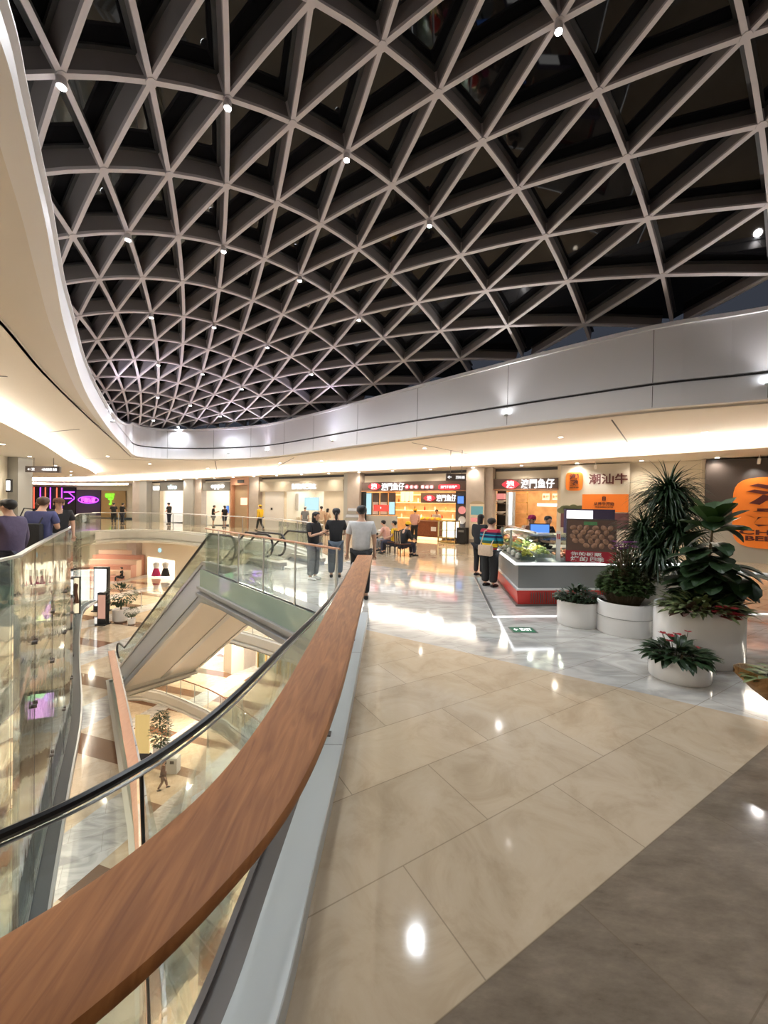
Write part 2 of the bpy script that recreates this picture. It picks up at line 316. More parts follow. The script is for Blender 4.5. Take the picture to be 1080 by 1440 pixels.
# floors
M['steel2'] = mat('satin_steel', (0.40, 0.41, 0.43), 0.35, 0.55); M['tealclad'] = mat('teal_clad_glass', (0.30, 0.42, 0.38), 0.08, coat=0.5)
tag(flat('floor', [(-60, -8), (22, -8), (22, 9.0), (sp(16).x, sp(16).y), (sp(-45).x, sp(-45).y), (-45, 60), (-60, 60)], [VOID], 0.0, M['floor']), kind='structure')
L1V = [(-1.7, 1.6), (-0.7, 2.6), (-0.6, 6), (-1.0, 11), (-2.0, 14.6), (-3.6, 18.6), (-6.7, 20.7), (-9.5, 22.4), (-11.0, 21.6), (-10.6, 19.8), (-9.3, 18.2), (-8.3, 17.4), (-10.3, 15.0), (-7.55, 11.4), (-5.07, 8.15), (-3.97, 6.55), (-2.90, 4.95), (-2.41, 4.15), (-1.95, 3.0)]
tag(flat('floor', [(-60, -8), (22, -8), (22, 28), (-40, 66), (-60, 66)], [L1V], -5.0, M['floor_low']), kind='structure')
L2V = [(-0.7, 1.2), (-0.6, 6), (-1.6, 12.2), (-3.6, 17.0), (-5.6, 18.9), (-10, 22.6), (-15.2, 25.2), (-17, 23.5), (-13, 16), (-8.0, 9.5), (-4.5, 4.0), (-2, 1.2)]
l2v = [(p.x, p.y) for p in smooth_path(v3(L2V, 0), True, 3)]
flat('floor', [(-60, -8), (22, -8), (22, 34), (-40, 70), (-60, 70)], [l2v], -10.0, M['floor_low'])
flat('floor', [(-60, -8), (22, -8), (22, 40), (-40, 76), (-60, 76)], [], -15.0, M['floor_low'])
# ceilings beneath each upper floor, and slab edges
for z_, V_, o_ in ((-0.36, VOID, 30), (-5.86, L1V, 34), (-10.86, l2v, 40)):
    flat('ceiling', [(-60, -8), (22, -8), (22, o_), (-40, o_ + 34), (-60, o_ + 34)], [V_], z_, M['ceil'], up=False)
EDGE = [(0.0, 0.004), (0.0, -0.06), (0.10, -0.10), (0.10, -0.52), (0.03, -0.54), (0.03, -0.60), (0.16, -0.62), (0.16, -0.72), (-0.02, -0.76), (-0.25, -0.88), (-0.35, -0.88), (-0.35, 0.004)]
kf = max(i for i, p in enumerate(farb) if p[1] > 24.0 and p[0] < -16)     # where the far bank turns into the left walkway
tag(MB().sweep(v3([PLD] + farb[:kf + 1], 0), EDGE).build('trim_1', M['slab']), kind='structure')
tag(MB().sweep(v3(farb[kf:] + near[:6], 0), [(0.0, 0.004), (0.0, -0.04), (0.06, -0.06), (0.06, -0.20), (0.0, -0.24), (-0.1, -0.34), (-0.3, -0.36), (-0.3, 0.004)]).build('trim_1', M['slab']), kind='structure')
tag(MB().sweep(v3(near[5:] + [PLA], 0), [(a * 0.4, b) if a > 0 else (max(a, -0.2), b) for a, b in EDGE]).build('trim_1', M['slab']), kind='structure')
tag(MB().sweep(v3([(-0.57, 5.6), PLA, PLB, PLC, PLD], 0), [(0.0, 0.004), (0.0, -0.46), (0.12, -0.47), (0.12, -0.54), (0.04, -0.56), (0.04, -0.62), (0.14, -0.64), (0.14, -0.72), (0.0, -0.76), (0.0, -0.84), (-0.25, -0.86), (-0.25, 0.004)]).build('trim_1', M['steel2']), kind='structure')
tag(MB().sweep(v3([(-0.57, 5.7), PLA, PLB], 0), [(0.06, 0.0), (0.06, -0.46), (0.072, -0.46), (0.072, 0.0)]).build('trim_1', M['tealclad']), kind='structure')
def ccw(p): return sum(p[i - 1][0] * p[i][1] - p[i][0] * p[i - 1][1] for i in range(len(p))) > 0
for k_, (V_, z_) in enumerate(((L1V, -5.0), (l2v, -10.0))):
    sgn = 1 if ccw(V_) else -1
    tag(MB().sweep(v3(V_, z_), [(max(a, -0.1) * sgn, b) for a, b in EDGE], closed=True).build('trim_%d' % (k_ + 2), M['slab']), kind='structure')

# main ceiling with the skylight opening
flat('ceiling', [(-62, -9), (23, -9), (23, 12), (15, 20), (-40, 62), (-62, 62)], [band], 4.17, M['ceil'], up=False)
flat('ceiling', band, [lip], 4.21, M['band'], up=False)
sb = 1 if ccw(band) else -1
tag(MB().sweep(v3(band, 4.17), [(0.0, 0.0), (0.0, 0.06), (-0.05 * sb, 0.06), (-0.05 * sb, 0.0)], closed=True).build('trim_4', M['band']), kind='structure')
def top_z(p):      # how high the fascia stands round the opening
    if p[0] < -0.4 * p[1] - 1 or p[1] < 2.2 and p[0] < 1:
        K = [(-9, 4.44), (3.2, 4.42), (4.1, 4.54), (4.6, 4.58), (6.3, 4.78), (11.7, 4.84), (16, 5.0), (18.3, 5.35), (20, 5.8), (30, 5.85)]
        for (y0, z0), (y1, z1) in zip(K, K[1:]):
            if y0 <= p[1] <= y1: return z0 + (z1 - z0) * (p[1] - y0) / (y1 - y0)
    return 5.85 + 0.3 * max(0, min(1, (p[0] + 2) / 8))
sl = 1 if ccw(lip) else -1      # left of travel is the opening when counter-clockwise
mb = MB()
n_ = len(lip); vv = []
zt = [top_z(p) for p in lip]
for _ in range(2): zt = [(zt[i - 1] + zt[i] * 2 + zt[(i + 1) % n_]) / 4 for i in range(n_)]
for i, p in enumerate(lip):
    a = Vector(lip[i - 1]); b = Vector(lip[(i + 1) % n_]); t = (b - a).normalized(); nn = Vector((-t.y, t.x)) * sl; q = Vector(p)
    lz = min(4.80, zt[i] - 0.05); ub = min(0.10, (zt[i] - lz) * 0.5)
    for o_, z_ in ((-0.02, lz), (-0.02, zt[i] - ub), (0.03, zt[i] - ub * 0.9), (0.03, zt[i]), (-0.25, zt[i]), (-0.25, lz)): vv.append((q.x + nn.x * o_, q.y + nn.y * o_, z_))
ff = [(i * 6 + j, i * 6 + (j + 1) % 6, ((i + 1) % n_) * 6 + (j + 1) % 6, ((i + 1) % n_) * 6 + j) for i in range(n_) for j in range(6)]
mb.add(vv, ff, 0); vv = []
for i, p in enumerate(lip):
    a = Vector(lip[i - 1]); b = Vector(lip[(i + 1) % n_]); t = (b - a).normalized(); nn = Vector((-t.y, t.x)) * sl; q = Vector(p); hh = min(0.56, zt[i] - 0.04 - 4.185)
    for o_, z_ in ((0.0, 0.0), (0.0, hh - 0.04), (-0.06, hh - 0.02), (-0.06, hh), (-0.16, hh), (-0.16, 0.0)): vv.append((q.x + nn.x * o_, q.y + nn.y * o_, 4.185 + z_))
mb.add(vv, ff, 0)
lo_ = [i for i in range(n_) if zt[i] > 5.2]
mb.sweep(v3([lip[i] for i in lo_], 4.74), [(-0.10 * sl, 0.0), (-0.10 * sl, 0.10), (-0.14 * sl, 0.10), (-0.14 * sl, 0.0)], m=1)
acc = 0.0           # panel joints in the fascia
for i in range(n_):
    a = Vector(lip[i]); b = Vector(lip[(i + 1) % n_]); acc += (b - a).length
    if acc > 2.3 and zt[i] > 5.2:
        acc = 0; t = (b - a).normalized(); nn = Vector((-t.y, t.x)) * sl
        mb.beam((a.x + nn.x * -0.02, a.y + nn.y * -0.02, 4.80), (a.x + nn.x * -0.02, a.y + nn.y * -0.02, zt[i] - 0.10), (t.x * 0.006, t.y * 0.006, 0), (nn.x * 0.003, nn.y * 0.003, 0), 1)
        mb.beam((a.x, a.y, 4.21), (a.x, a.y, 4.71), (t.x * 0.006, t.y * 0.006, 0), (nn.x * 0.003, nn.y * 0.003, 0), 1)
tag(mb.build('trim_5', [M['fascia'], M['fascia_dark']]), kind='structure')

# lowered soffits with lit coves
CR = [(20, 4.5), (15.5, 8.4), (11.42, 12.3), (8.61, 15.0), (4.5, 18.4), (-0.05, 21.6), (-5, 24.9), (-10.5, 28.4), (-21.4, 35.4), (-30, 39.5), (-38, 41.0)]
CL = [(-6.0, -6), (-6.6, -1), (-7.6, 4), (-9.0, 7.9), (-10.34, 10.7), (-13.2, 15.6), (-16.6, 21.0), (-20.0, 27.2), (-24, 32.5), (-31, 36), (-40, 37)]
cr = [(p.x, p.y) for p in smooth_path(v3(CR, 0), n=4)]; cl = [(p.x, p.y) for p in smooth_path(v3(CL, 0), n=4)]
tag(MB().prism(cr + [(-38, 50), (sp(-30, -1).x, sp(-30, -1).y), (sp(20, -1).x, sp(20, -1).y)], 3.76, 4.16).build('ceiling', M['ceil']), kind='structure')
tag(MB().prism(cl + [(-60, 37), (-60, -6)], 3.86, 4.16).build('ceiling', M['ceil']), kind='structure')
def cove(path, z, side, label, h=0.22):
    mb = MB(); mb.sweep(v3(path, z), [(0, 0), (0, h), (0.03 * side, h), (0.03 * side, 0)])
    return tag(mb.build('cove_light', M['cove']), label, 'cove light')
cove(cr, 3.84, 1, 'long glowing cove strip in the ceiling before the shop fronts', 0.30)
cove(cl, 3.92, -1, 'long glowing curved cove strip in the ceiling over the left walkway', 0.16)
C3 = [(p.x, p.y) for p in smooth_path(v3([(-52, 41), (-42, 44), (-34, 44.5), (-27, 42)], 0), n=4)]
tag(MB().sweep(v3(C3, 3.6), [(0, 0), (0, 0.55), (1.2, 0.55), (1.2, 0)]).build('ceiling', M['ceil']), kind='structure')
cove(C3, 3.65, -1, 'short glowing cove strip at the far end of the left walkway', 0.3)
# thin seams across the main ceiling panels
mb = MB()
for a, b in (((-10.2, 13.3), (-12.1, 14.1)), ((-7.4, 7.8), (-8.9, 7.6)), ((-13.3, 22.6), (-17, 22.2)), ((-9.5, 22.3), (-12, 28.5)), ((-4.6, 20.2), (-7, 25.6)), ((1.0, 14.9), (4.2, 18.2)), ((6.0, 10.6), (8.8, 14.4)), ((9.2, 8.9), (12.5, 11.0))):
    d = (Vector(b) - Vector(a)).normalized(); mb.beam((a[0], a[1], 4.165), (b[0], b[1], 4.165), (-d.y * 0.02, d.x * 0.02, 0), (0, 0, 0.006))
tag(mb.build('trim_6', M['fascia_dark']), kind='structure')

# ------------------------------------------------------------ the triangulated skylight
TH = [-5.13667, 6.59081, -0.08111, 2.79773, 1.96101, 0.08646, 11.88505, -7.15516, 0.21676, 3.5372, -0.10488, 0.7244, 7.10986, 1.35075, 0.16883, -0.02859, 0.47476, -0.03876, -0.21935, -0.95141, -0.70548, -0.05214]
def dome(i, j):
    a = (i - 4) / 5; b = (j + 3) / 6
    B2 = [a ** m * b ** n for m in range(3) for n in range(3 - m)]; B3 = [a ** m * b ** n for m in range(4) for n in range(4 - m)]
    return Vector((sum(x * y for x, y in zip(B2, TH[:6])), sum(x * y for x, y in zip(B2, TH[6:12])), sum(x * y for x, y in zip(B3, TH[12:]))))
def dome_n(i, j): return (dome(i + 0.1, j) - dome(i - 0.1, j)).cross(dome(i, j + 0.1) - dome(i, j - 0.1)).normalized()
cx_, cy_ = 1.0, 8.0
big = []
for i, p in enumerate(lip):
    a = Vector(lip[i - 1]); b = Vector(lip[(i + 1) % n_]); t = (b - a).normalized(); nn = Vector((-t.y, t.x)) * sl
    k_ = 1.5 if zt[i] < 5.2 else 1.0; big.append((p[0] - nn.x * k_, p[1] - nn.y * k_))
def ok(i, j):
    p = dome(i, j); return inside((p.x, p.y), big) and p.z > 4.7
fr = MB(); wb = MB(); gk = MB(); pane = MB(); DEP = 0.34
def dn(i, j):
    n = dome_n(i, j); return n if n.z > 0 else -n
def strut(i0, j0, i1, j1):
    lo, hi = None, None; S = 8
    st = [ok(i0 + (i1 - i0) * k / S, j0 + (j1 - j0) * k / S) for k in range(S + 1)]
    if not any(st): return
    k0 = st.index(True); k1 = S - st[::-1].index(True)
    if k1 <= k0: return
    f0, f1 = k0 / S, k1 / S
    segs = 2
    for q in range(segs):
        fa, fb = f0 + (f1 - f0) * q / segs, f0 + (f1 - f0) * (q + 1) / segs
        ia, ja, ib, jb = i0 + (i1 - i0) * fa, j0 + (j1 - j0) * fa, i0 + (i1 - i0) * fb, j0 + (j1 - j0) * fb
        A, B = dome(ia, ja), dome(ib, jb); na, nb = dn(ia, ja), dn(ib, jb); t = (B - A).normalized()
        sa, sb_ = t.cross(na).normalized(), t.cross(nb).normalized()
        def sect(P, s_, n_v, wd, d0, d1): return [P + s_ * x + n_v * y for x, y in ((-wd, d0), (wd, d0), (wd, d1), (-wd, d1))]
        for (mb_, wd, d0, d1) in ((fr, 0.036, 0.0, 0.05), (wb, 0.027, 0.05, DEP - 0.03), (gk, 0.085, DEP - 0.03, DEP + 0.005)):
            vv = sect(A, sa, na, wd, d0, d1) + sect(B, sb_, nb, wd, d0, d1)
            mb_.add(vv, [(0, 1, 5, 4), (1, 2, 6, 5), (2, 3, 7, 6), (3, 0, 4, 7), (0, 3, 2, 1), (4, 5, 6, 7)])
nodes = []
for j in range(-14, 10):
    off = 0.5 if j % 2 == 0 else 0.0
    for ii in range(-6, 20):
        i = ii + off; strut(i, j, i + 1, j); strut(i, j, i + 0.5, j + 1); strut(i, j, i - 0.5, j + 1)
        if ok(i, j):
            nodes.append((i, j)); P = dome(i, j); N_ = dn(i, j)
            fr.tube([P - N_ * 0.012, P + N_ * DEP], 0.075, 8)
        for tri in (((i, j), (i + 1, j), (i + 0.5, j + 1)), ((i, j), (i + 1, j), (i + 0.5, j - 1))):
            if sum(ok(*c) for c in tri) >= 2:
                P = [dome(*c) + dn(*c) * (DEP + 0.01) for c in tri]; pane.add(P + [p + Vector((0, 0, 0.03)) for p in P], [(0, 1, 2), (5, 4, 3), (0, 3, 4, 1), (1, 4, 5, 2), (2, 5, 3, 0)])
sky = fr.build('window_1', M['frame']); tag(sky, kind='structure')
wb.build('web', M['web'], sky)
gk.build('glazing_gasket', M['frame2'], sky)
pane.build('pane', M['pane'], sky)

# ------------------------------------------------------------ lamps
def spot(loc, power, col=(1, 0.97, 0.92), ang=150, rad=0.05, parent=None, dir_=(0, 0, -1), name='bulb'):
    d = bpy.data.lights.new(name, 'SPOT'); d.energy = power; d.color = col; d.spot_size = R(ang); d.spot_blend = 0.9; d.shadow_soft_size = rad
    o = bpy.data.objects.new(name, d); C.objects.link(o); o.location = loc; o.rotation_euler = Vector(dir_).to_track_quat('-Z', 'Y').to_euler()
    if parent: o.parent = parent
    return o
sk = thing('skylight_spotlight', 'small bright round spotlight fixed at a joint of the skylight frame', 'spotlight', (0, 0, 0), 0, 'spotlights on the skylight frame')
mb = MB(); mb.lathe([(0.03, 0.0), (0.055, -0.02), (0.06, -0.10), (0.052, -0.12)], 14); mb.build('housing', M['frame'], sk)
mb = MB(); mb.lathe([(0.048, -0.1205), (0.048, -0.126), (0.02, -0.132)], 14); mb.build('lens', M['spotface'], sk)
spot((0, 0, -0.14), K_SPOT, (0.92, 0.96, 1.0), 136, 0.05, sk)
lit = [(0, 1), (2, 1), (4, 1), (6, 1), (1, -1), (3, -1), (5, -1), (7, -1), (2, -3), (4, -3), (6, -3), (8, -3), (3, -5), (5, -5), (7, -5), (4, -7), (6, -7), (8, -7), (5, -9), (7, -9), (5, 3), (3, 3), (4, 5), (6, 7)]
for k, (i, j) in enumerate(lit):
    if not ok(i, j): continue
    P = dome(i, j) - Vector((0, 0, 0.01))
    if k == 0: sk.location = P
    else: dup(sk, P)
def lamp_row(first, pts, name_, z=0.0):
    for k, p in enumerate(pts):
        if first[0] is None: first[0] = 1; proto_down.location = p
        else: dup(proto_down, p)
proto_down = thing('downlight', 'small round recessed downlight glowing in the pale mall ceiling', 'downlight', (0, 0, 0), 0, 'recessed ceiling downlights')
MB().lathe([(0.075, 0.01), (0.095, 0.0), (0.095, -0.012), (0.07, -0.012)], 16).build('trim_ring', M['white'], proto_down)
MB().lathe([(0.066, 0.0), (0.066, -0.016), (0.03, -0.018)], 16).build('lamp_face', M['lamp'], proto_down)
spot((0, 0, -0.05), K_DOWN, (1, 0.86, 0.68), 150, 0.06, proto_down)
used = [None]; pts = []
for s_ in [x * 2.3 - 22 for x in range(17)]: pts.append(sp(s_, 0.75, 3.757))
for i in range(9):
    p = Vector(cl[min(len(cl) - 1, 8 + i * 3)]); q = Vector(cl[min(len(cl) - 1, 9 + i * 3)]); t = (q - p).normalized(); nn = Vector((-t.y, t.x))
    for o_ in (1.3, 3.4) if i < 7 else (1.3,): pts.append(Vector((p.x + nn.x * o_, p.y + nn.y * o_, 3.857)))
for p in ((-18, 36.5), (-24, 38.2), (-26, 34.5), (-33, 38)): pts.append(Vector((p[0], p[1], 3.757)) if p[1] > 36 else Vector((p[0], p[1], 3.857)))
for p in ((3.5, 6.0), (-0.3, 12.5)): pass
lamp_row(used, pts, 'downlight')
for a in (((11.0, 10.2), (1.2, -1.2)),):
    for k in range(3): dup(proto_down, Vector((11.6 + k * 2.1, 10.6 - k * 1.9, 4.168)))
for p in ((1.6, 16.2), (5.8, 13.2), (-6.0, 22.8), (9.6, 12.0), (-3.4, 21.4), (-12, 27), (-14.5, 24.6), (-14.6, 21.0)):
    if not inside(p, band): dup(proto_down, Vector((p[0], p[1], 4.168)))
# floodlights on the fascia ledge aimed up at the skylight frame
fl = None
for k, (i, c) in enumerate(((34, (0.86, 0.80, 1.0)), (62, (0.80, 0.74, 1.0)), (68, (0.92, 0.84, 1.0)), (73, (0.80, 0.72, 1.0)), (78, (1, 0.95, 0.92)), (85, (1, 0.93, 0.9)), (92, (1, 0.93, 0.9)))):
    i = i % n_; p = Vector(lip[i]); a = Vector(lip[i - 1]); b = Vector(lip[(i + 1) % n_]); t = (b - a).normalized(); nn = Vector((-t.y, t.x)) * sl
    P = Vector((p.x + nn.x * 0.06, p.y + nn.y * 0.06, min(4.50, zt[i] - 0.12))); o = thing('floodlight', 'small floodlight fixed to the inner face of the skylight fascia', 'floodlight', P, 0, 'floodlights round the skylight')
    MB().box(-0.05, -0.05, -0.04, 0.05, 0.05, 0.02).build('housing', M['greyp'], o); MB().box(-0.04, -0.04, 0.02, 0.04, 0.04, 0.03).build('lens', M['spotface'], o)
    spot((nn.x * 0.05, nn.y * 0.05, 0.06), K_UP, c, 150, 0.08, o, (nn.x * 0.9, nn.y * 0.9, 0.75))
# lamps of the lower floors (their own ceilings)
low = thing('downlight', 'round recessed downlight in the ceiling of a lower floor', 'downlight', (0, 0, 0), 0, 'downlights of the lower floors')
MB().lathe([(0.10, 0.01), (0.13, 0.0), (0.13, -0.012), (0.09, -0.012)], 12).build('trim_ring', M['white'], low)
MB().lathe([(0.09, 0.0), (0.09, -0.016), (0.03, -0.018)], 12).build('lamp_face', M['lamp'], low)
spot((0, 0, -0.05), K_DOWN * K_LOW, (1, 0.88, 0.72), 160, 0.12, low)
lp = []
for z_ in (-0.365, -5.87, -10.87):
    for p in ((-9, 26), (-3, 22.5), (2, 15), (1.2, 9), (-14, 29), (-20.5, 20), (-16, 13), (-11.5, 8), (-8, 4), (1, 3), (-19, 26), (-25, 31), (-28, 35)): lp.append(Vector((p[0], p[1], z_)))
low.location = lp[0]
for p in lp[1:]: dup(low, p)
for p in ((-7, 8.6), (-5.6, 5.6), (-10.4, 13.4), (-3.4, 3.2)):
    pass

# ------------------------------------------------------------ balustrades
M['char2'] = mat('channel_black', (0.022, 0.024, 0.025), 0.4)
def glass_run(parent, top_path, z0, z1, gap=0.012, panel=1.6, th=0.012, m=None, bottom=None, name='glass_panel', seam=True):
    # consecutive glass panels following a plan path; bottom path may differ (leaning glass)
    path = top_path; L = [0]
    for a, b in zip(path, path[1:]): L.append(L[-1] + (b - a).length)
    tot = L[-1]; n = max(1, round(tot / panel)); bt = bottom or path; Lb = [0]
    for a, b in zip(bt, bt[1:]): Lb.append(Lb[-1] + (b - a).length)
    def pt(P, LL, d):
        d = max(0, min(LL[-1], d))
        for i in range(len(P) - 1):
            if d <= LL[i + 1] + 1e-9: return P[i].lerp(P[i + 1], (d - LL[i]) / max(1e-9, LL[i + 1] - LL[i]))
        return P[-1]
    seams = []
    for k in range(n):
        a0, a1 = k / n, (k + 1) / n; e = gap / tot; S = max(1, min(8, int(tot / n / 0.25))); mb = MB(); T = []; B = []
        for q in range(S + 1):
            f = a0 + e + (a1 - a0 - 2 * e) * q / S; T.append(pt(path, L, f * tot)); B.append(pt(bt, Lb, f * Lb[-1]))
        vv = []
        for q in range(S + 1):
            t = (T[min(q + 1, S)] - T[max(q - 1, 0)]); t = Vector((t.x, t.y, 0)).normalized(); nn = Vector((-t.y, t.x, 0)) * th / 2
            vv += [Vector((B[q].x, B[q].y, z0)) - nn, Vector((T[q].x, T[q].y, z1)) - nn, Vector((T[q].x, T[q].y, z1)) + nn, Vector((B[q].x, B[q].y, z0)) + nn]
        ff = [(q * 4 + i, q * 4 + (i + 1) % 4, q * 4 + 4 + (i + 1) % 4, q * 4 + 4 + i) for q in range(S) for i in range(4)] + [(0, 1, 2, 3), (S * 4 + 3, S * 4 + 2, S * 4 + 1, S * 4)]
        mb.add(vv, ff); mb.build(name, m or M['glass'], parent)
        if k: seams.append((pt(path, L, a0 * tot), pt(bt, Lb, a0 * Lb[-1])))
    return seams

# the near balustrade with the broad oak cap
CAP = smooth_path(v3([(-2.6, 0.02), (-1.7, -0.02), (-1.05, 0.12), (-0.66, 0.355), (-0.465, 0.545), (-0.36, 0.71), (-0.287, 0.93), (-0.252, 1.3), (-0.243, 1.9), (-0.245, 3.4), (-0.245, 5.35)], 0), n=8)
nb = thing('glass_balustrade', 'near glass balustrade with a broad brown oak handrail curving to the left foreground', 'railing', (-0.4, 2.0, 0))
def rel(mb, o): return mb.xf(Matrix.Translation(-o.location))
prof = [(-0.105, -0.012), (-0.100, -0.003), (-0.090, 0.0), (0.090, 0.0), (0.100, -0.003), (0.105, -0.012), (0.105, -0.024), (0.100, -0.030), (-0.100, -0.030), (-0.105, -0.024)]
rel(MB().sweep([Vector((p.x, p.y, 1.10)) for p in CAP], prof), nb).build('handrail', M['oak'], nb, smooth=True)
rel(MB().sweep([Vector((p.x, p.y, 1.070)) for p in CAP], [(-0.05, 0), (0.03, 0), (0.03, -0.03), (-0.05, -0.03)]), nb).build('under_rail', M['steel'], nb)
GT = smooth_path(v3([(-2.6, 0.42), (-1.7, 0.38), (-1.22, 0.62), (-0.9, 0.93), (-0.765, 1.11), (-0.67, 1.33), (-0.605, 1.66), (-0.55, 2.24), (-0.45, 3.4), (-0.42, 5.6)], 0), n=6)
GBt = smooth_path(v3([(-2.6, 0.62), (-1.9, 0.60), (-1.45, 0.82), (-1.12, 1.08), (-0.96, 1.32), (-0.86, 1.55), (-0.80, 1.9), (-0.74, 2.5), (-0.68, 3.5), (-0.66, 5.8)], 0), n=6)
off_ = Matrix.Translation(-nb.location)
class _P: pass
def shifted(path): return [p - Vector((nb.location.x, nb.location.y, 0)) for p in path]
sm = glass_run(nb, shifted(GT), -0.62, 0.94, panel=2.3, m=M['glass_near'], bottom=shifted(GBt))
rel(MB().tube([Vector((p.x, p.y, 0.955)) for p in GT], 0.014, 8), nb).build('top_rail', M['black'], nb, smooth=True)
rel(MB().tube([Vector((p.x + 0.012, p.y + 0.012, 0.932)) for p in GT], 0.005, 6), nb).build('edge_trim', M['steel'], nb)
for a, b in sm:
    MB().tube([Vector((a.x, a.y, 0.93)), Vector((b.x, b.y, -0.6))], 0.006, 6).build('glass_joint', M['black'], nb)
for x_, y_ in ((-0.385, 2.86), (-0.36, 4.9)):
    mb = MB(); mb.box(x_ - 0.07, y_ - 0.03, 0.10, x_ + 0.03, y_ + 0.03, 0.108); mb.beam((x_ - 0.01, y_, 0.10), (x_ + 0.06, y_, 1.05), (0, 0.022, 0), (0.014, 0, 0))
    rel(mb, nb).build('post', M['dksteel'], nb)
# floor plate along the edge
APR = smooth_path(v3([(-2.6, 0.12), (-1.75, 0.08), (-1.1, 0.25), (-0.72, 0.52), (-0.49, 0.85), (-0.398, 1.25), (-0.375, 1.8), (-0.335, 3.1), (-0.31, 5.6), (-0.31, 6.2)], 0), n=6)
tag(MB().sweep(APR, [(-0.085, 0.0), (-0.085, 0.095), (-0.08, 0.10), (0.09, 0.10), (0.09, 0.0)]).build('trim_7', M['apron']), kind='structure')
tag(MB().sweep(APR, [(0.093, 0.0), (0.093, 0.055), (0.19, 0.05), (0.19, 0.07), (0.215, 0.07), (0.215, 0.0)]).build('trim_8', M['dksteel']), kind='structure')
mb = MB()
for p, t in walk(APR, 1.75, 2.55): nn = Vector((-t.y, t.x, 0)); mb.beam(p + nn * 0.09 + Vector((0, 0, 0.1003)), p - nn * 0.085 + Vector((0, 0, 0.1003)), t * 0.002, (0, 0, 0.0008))
tag(mb.build('trim_9', M['dksteel']), kind='structure')

def balustrade(label, path, z, name='glass_balustrade', h=1.1, panel=1.5, rail_m='steel', rail_r=0.022, post=True, inset=0.0, gm='glass', posts_h=None, base=0.0, post_lean=0.0):
    P = [Vector((p[0], p[1], z)) for p in path]; o = thing(name, label, 'railing', (P[0].x, P[0].y, z)); T = Matrix.Translation(-o.location)
    MB().tube([p + Vector((0, 0, h)) for p in P], rail_r, 8).xf(T).build('handrail', M[rail_m], o, smooth=True)
    loc = [Vector((p.x - o.location.x, p.y - o.location.y, 0)) for p in P]
    glass_run(o, loc, base + 0.02, h - 0.10, panel=panel, m=M[gm])
    if post:
        mats = None
        for k, (p, t) in enumerate(walk(P, panel, 0.02)):
            nn = Vector((-t.y, t.x, 0)); mb = MB(); mb.beam(p + nn * (0.03 + post_lean) + Vector((0, 0, 0.0)), p + nn * 0.03 + Vector((0, 0, h)), t * 0.024, nn * 0.014); mb.xf(T).build('post', M['steel'], o)
    return o
balustrade('glass balustrade with thin steel rail along the escalator landing, two women behind it', [(-0.66, 6.02), (-2.0, 7.52), (-3.4, 9.08), (-4.72, 10.55)], 0.0, rail_m='oak2', rail_r=0.02, panel=1.25)
tmp = [Vector(p + (0,)) for p in farb]
FB1 = [(p.x + 0.0, p.y + 0.0) for p in tmp]
def inset_path(path, d):
    P = [Vector((p[0], p[1], 0)) for p in path]; out = []
    for i, p in enumerate(P):
        t = (P[min(i + 1, len(P) - 1)] - P[max(i - 1, 0)]).normalized(); out.append((p.x + t.y * d, p.y - t.x * d))
    return out
far_in = inset_path(farb, 0.12)
balustrade('long glass balustrade with steel rail curving along the far bank before the shops', far_in[:kf + 1], 0.0, panel=1.9)
# left walkway: tall wavy glass screen reaching down to the floor below
LW = inset_path(farb, -0.14)[kf:]; LWP = v3(LW + [(-3.9, 3.4), (-3.6, 2.3)], 0)
lw = thing('glass_screen', 'tall wavy glass screen with bolted joints hanging along the left walkway edge', 'glass screen', (LWP[0].x, LWP[0].y, 0)); T_ = Matrix.Translation(-lw.location)
locp = [Vector((p.x - lw.location.x, p.y - lw.location.y, 0)) for p in LWP]
s1 = glass_run(lw, locp, -0.75, 1.08, panel=2.0, m=M['glass_wavy'])
s2 = glass_run(lw, locp, -4.2, -0.78, panel=2.0, m=M['glass_wavy'])

for (a, b), z0, z1 in [(s, -0.75, 1.06) for s in s1] + [(s, -4.2, -0.78) for s in s2]:
    MB().tube([Vector((a.x, a.y, z0)), Vector((a.x, a.y, z1))], 0.006, 6).build('glass_joint', M['black'], lw)
    zs = (-0.35,) if z1 > 0 else (-1.3, -3.1)
    for z in zs:
        for dx in (-0.07, 0.07): c = Vector((a.x + dx * 0.6, a.y - dx * 0.8, z)); MB().tube([c + Vector((0.025, 0.02, 0)), c - Vector((0.025, 0.02, 0))], 0.03, 10).build('bolt', M['dksteel'], lw)
MB().sweep([p + Vector((0, 0, 1.10)) for p in LWP], [(-0.03, 0), (0.03, 0), (0.03, -0.03), (-0.03, -0.03)]).xf(T_).build('handrail', M['steel'], lw)
MB().sweep([p + Vector((0, 0, -4.2)) for p in LWP], [(-0.20, -0.16), (-0.20, 0.0), (-0.05, 0.02), (-0.05, -0.16)]).xf(T_).build('bottom_channel', M['char2'], lw)
MB().sweep([p + Vector((0, 0, -4.2)) for p in LWP], [(-0.048, -0.16), (-0.048, 0.03), (0.0, 0.03), (0.0, -0.16)]).xf(T_).build('channel_strip', M['steel'], lw)
MB().sweep([p + Vector((0, 0, -4.2)) for p in LWP], [(0.002, -0.16), (0.002, 0.0), (0.20, -0.02), (0.20, -0.16)]).xf(T_).build('bottom_channel', M['char2'], lw)
MB().sweep([p + Vector((0, 0, -4.2)) for p in LWP], [(0.202, -0.16), (0.202, 0.01), (0.24, 0.01), (0.24, -0.16)]).xf(T_).build('channel_strip', M['steel'], lw)

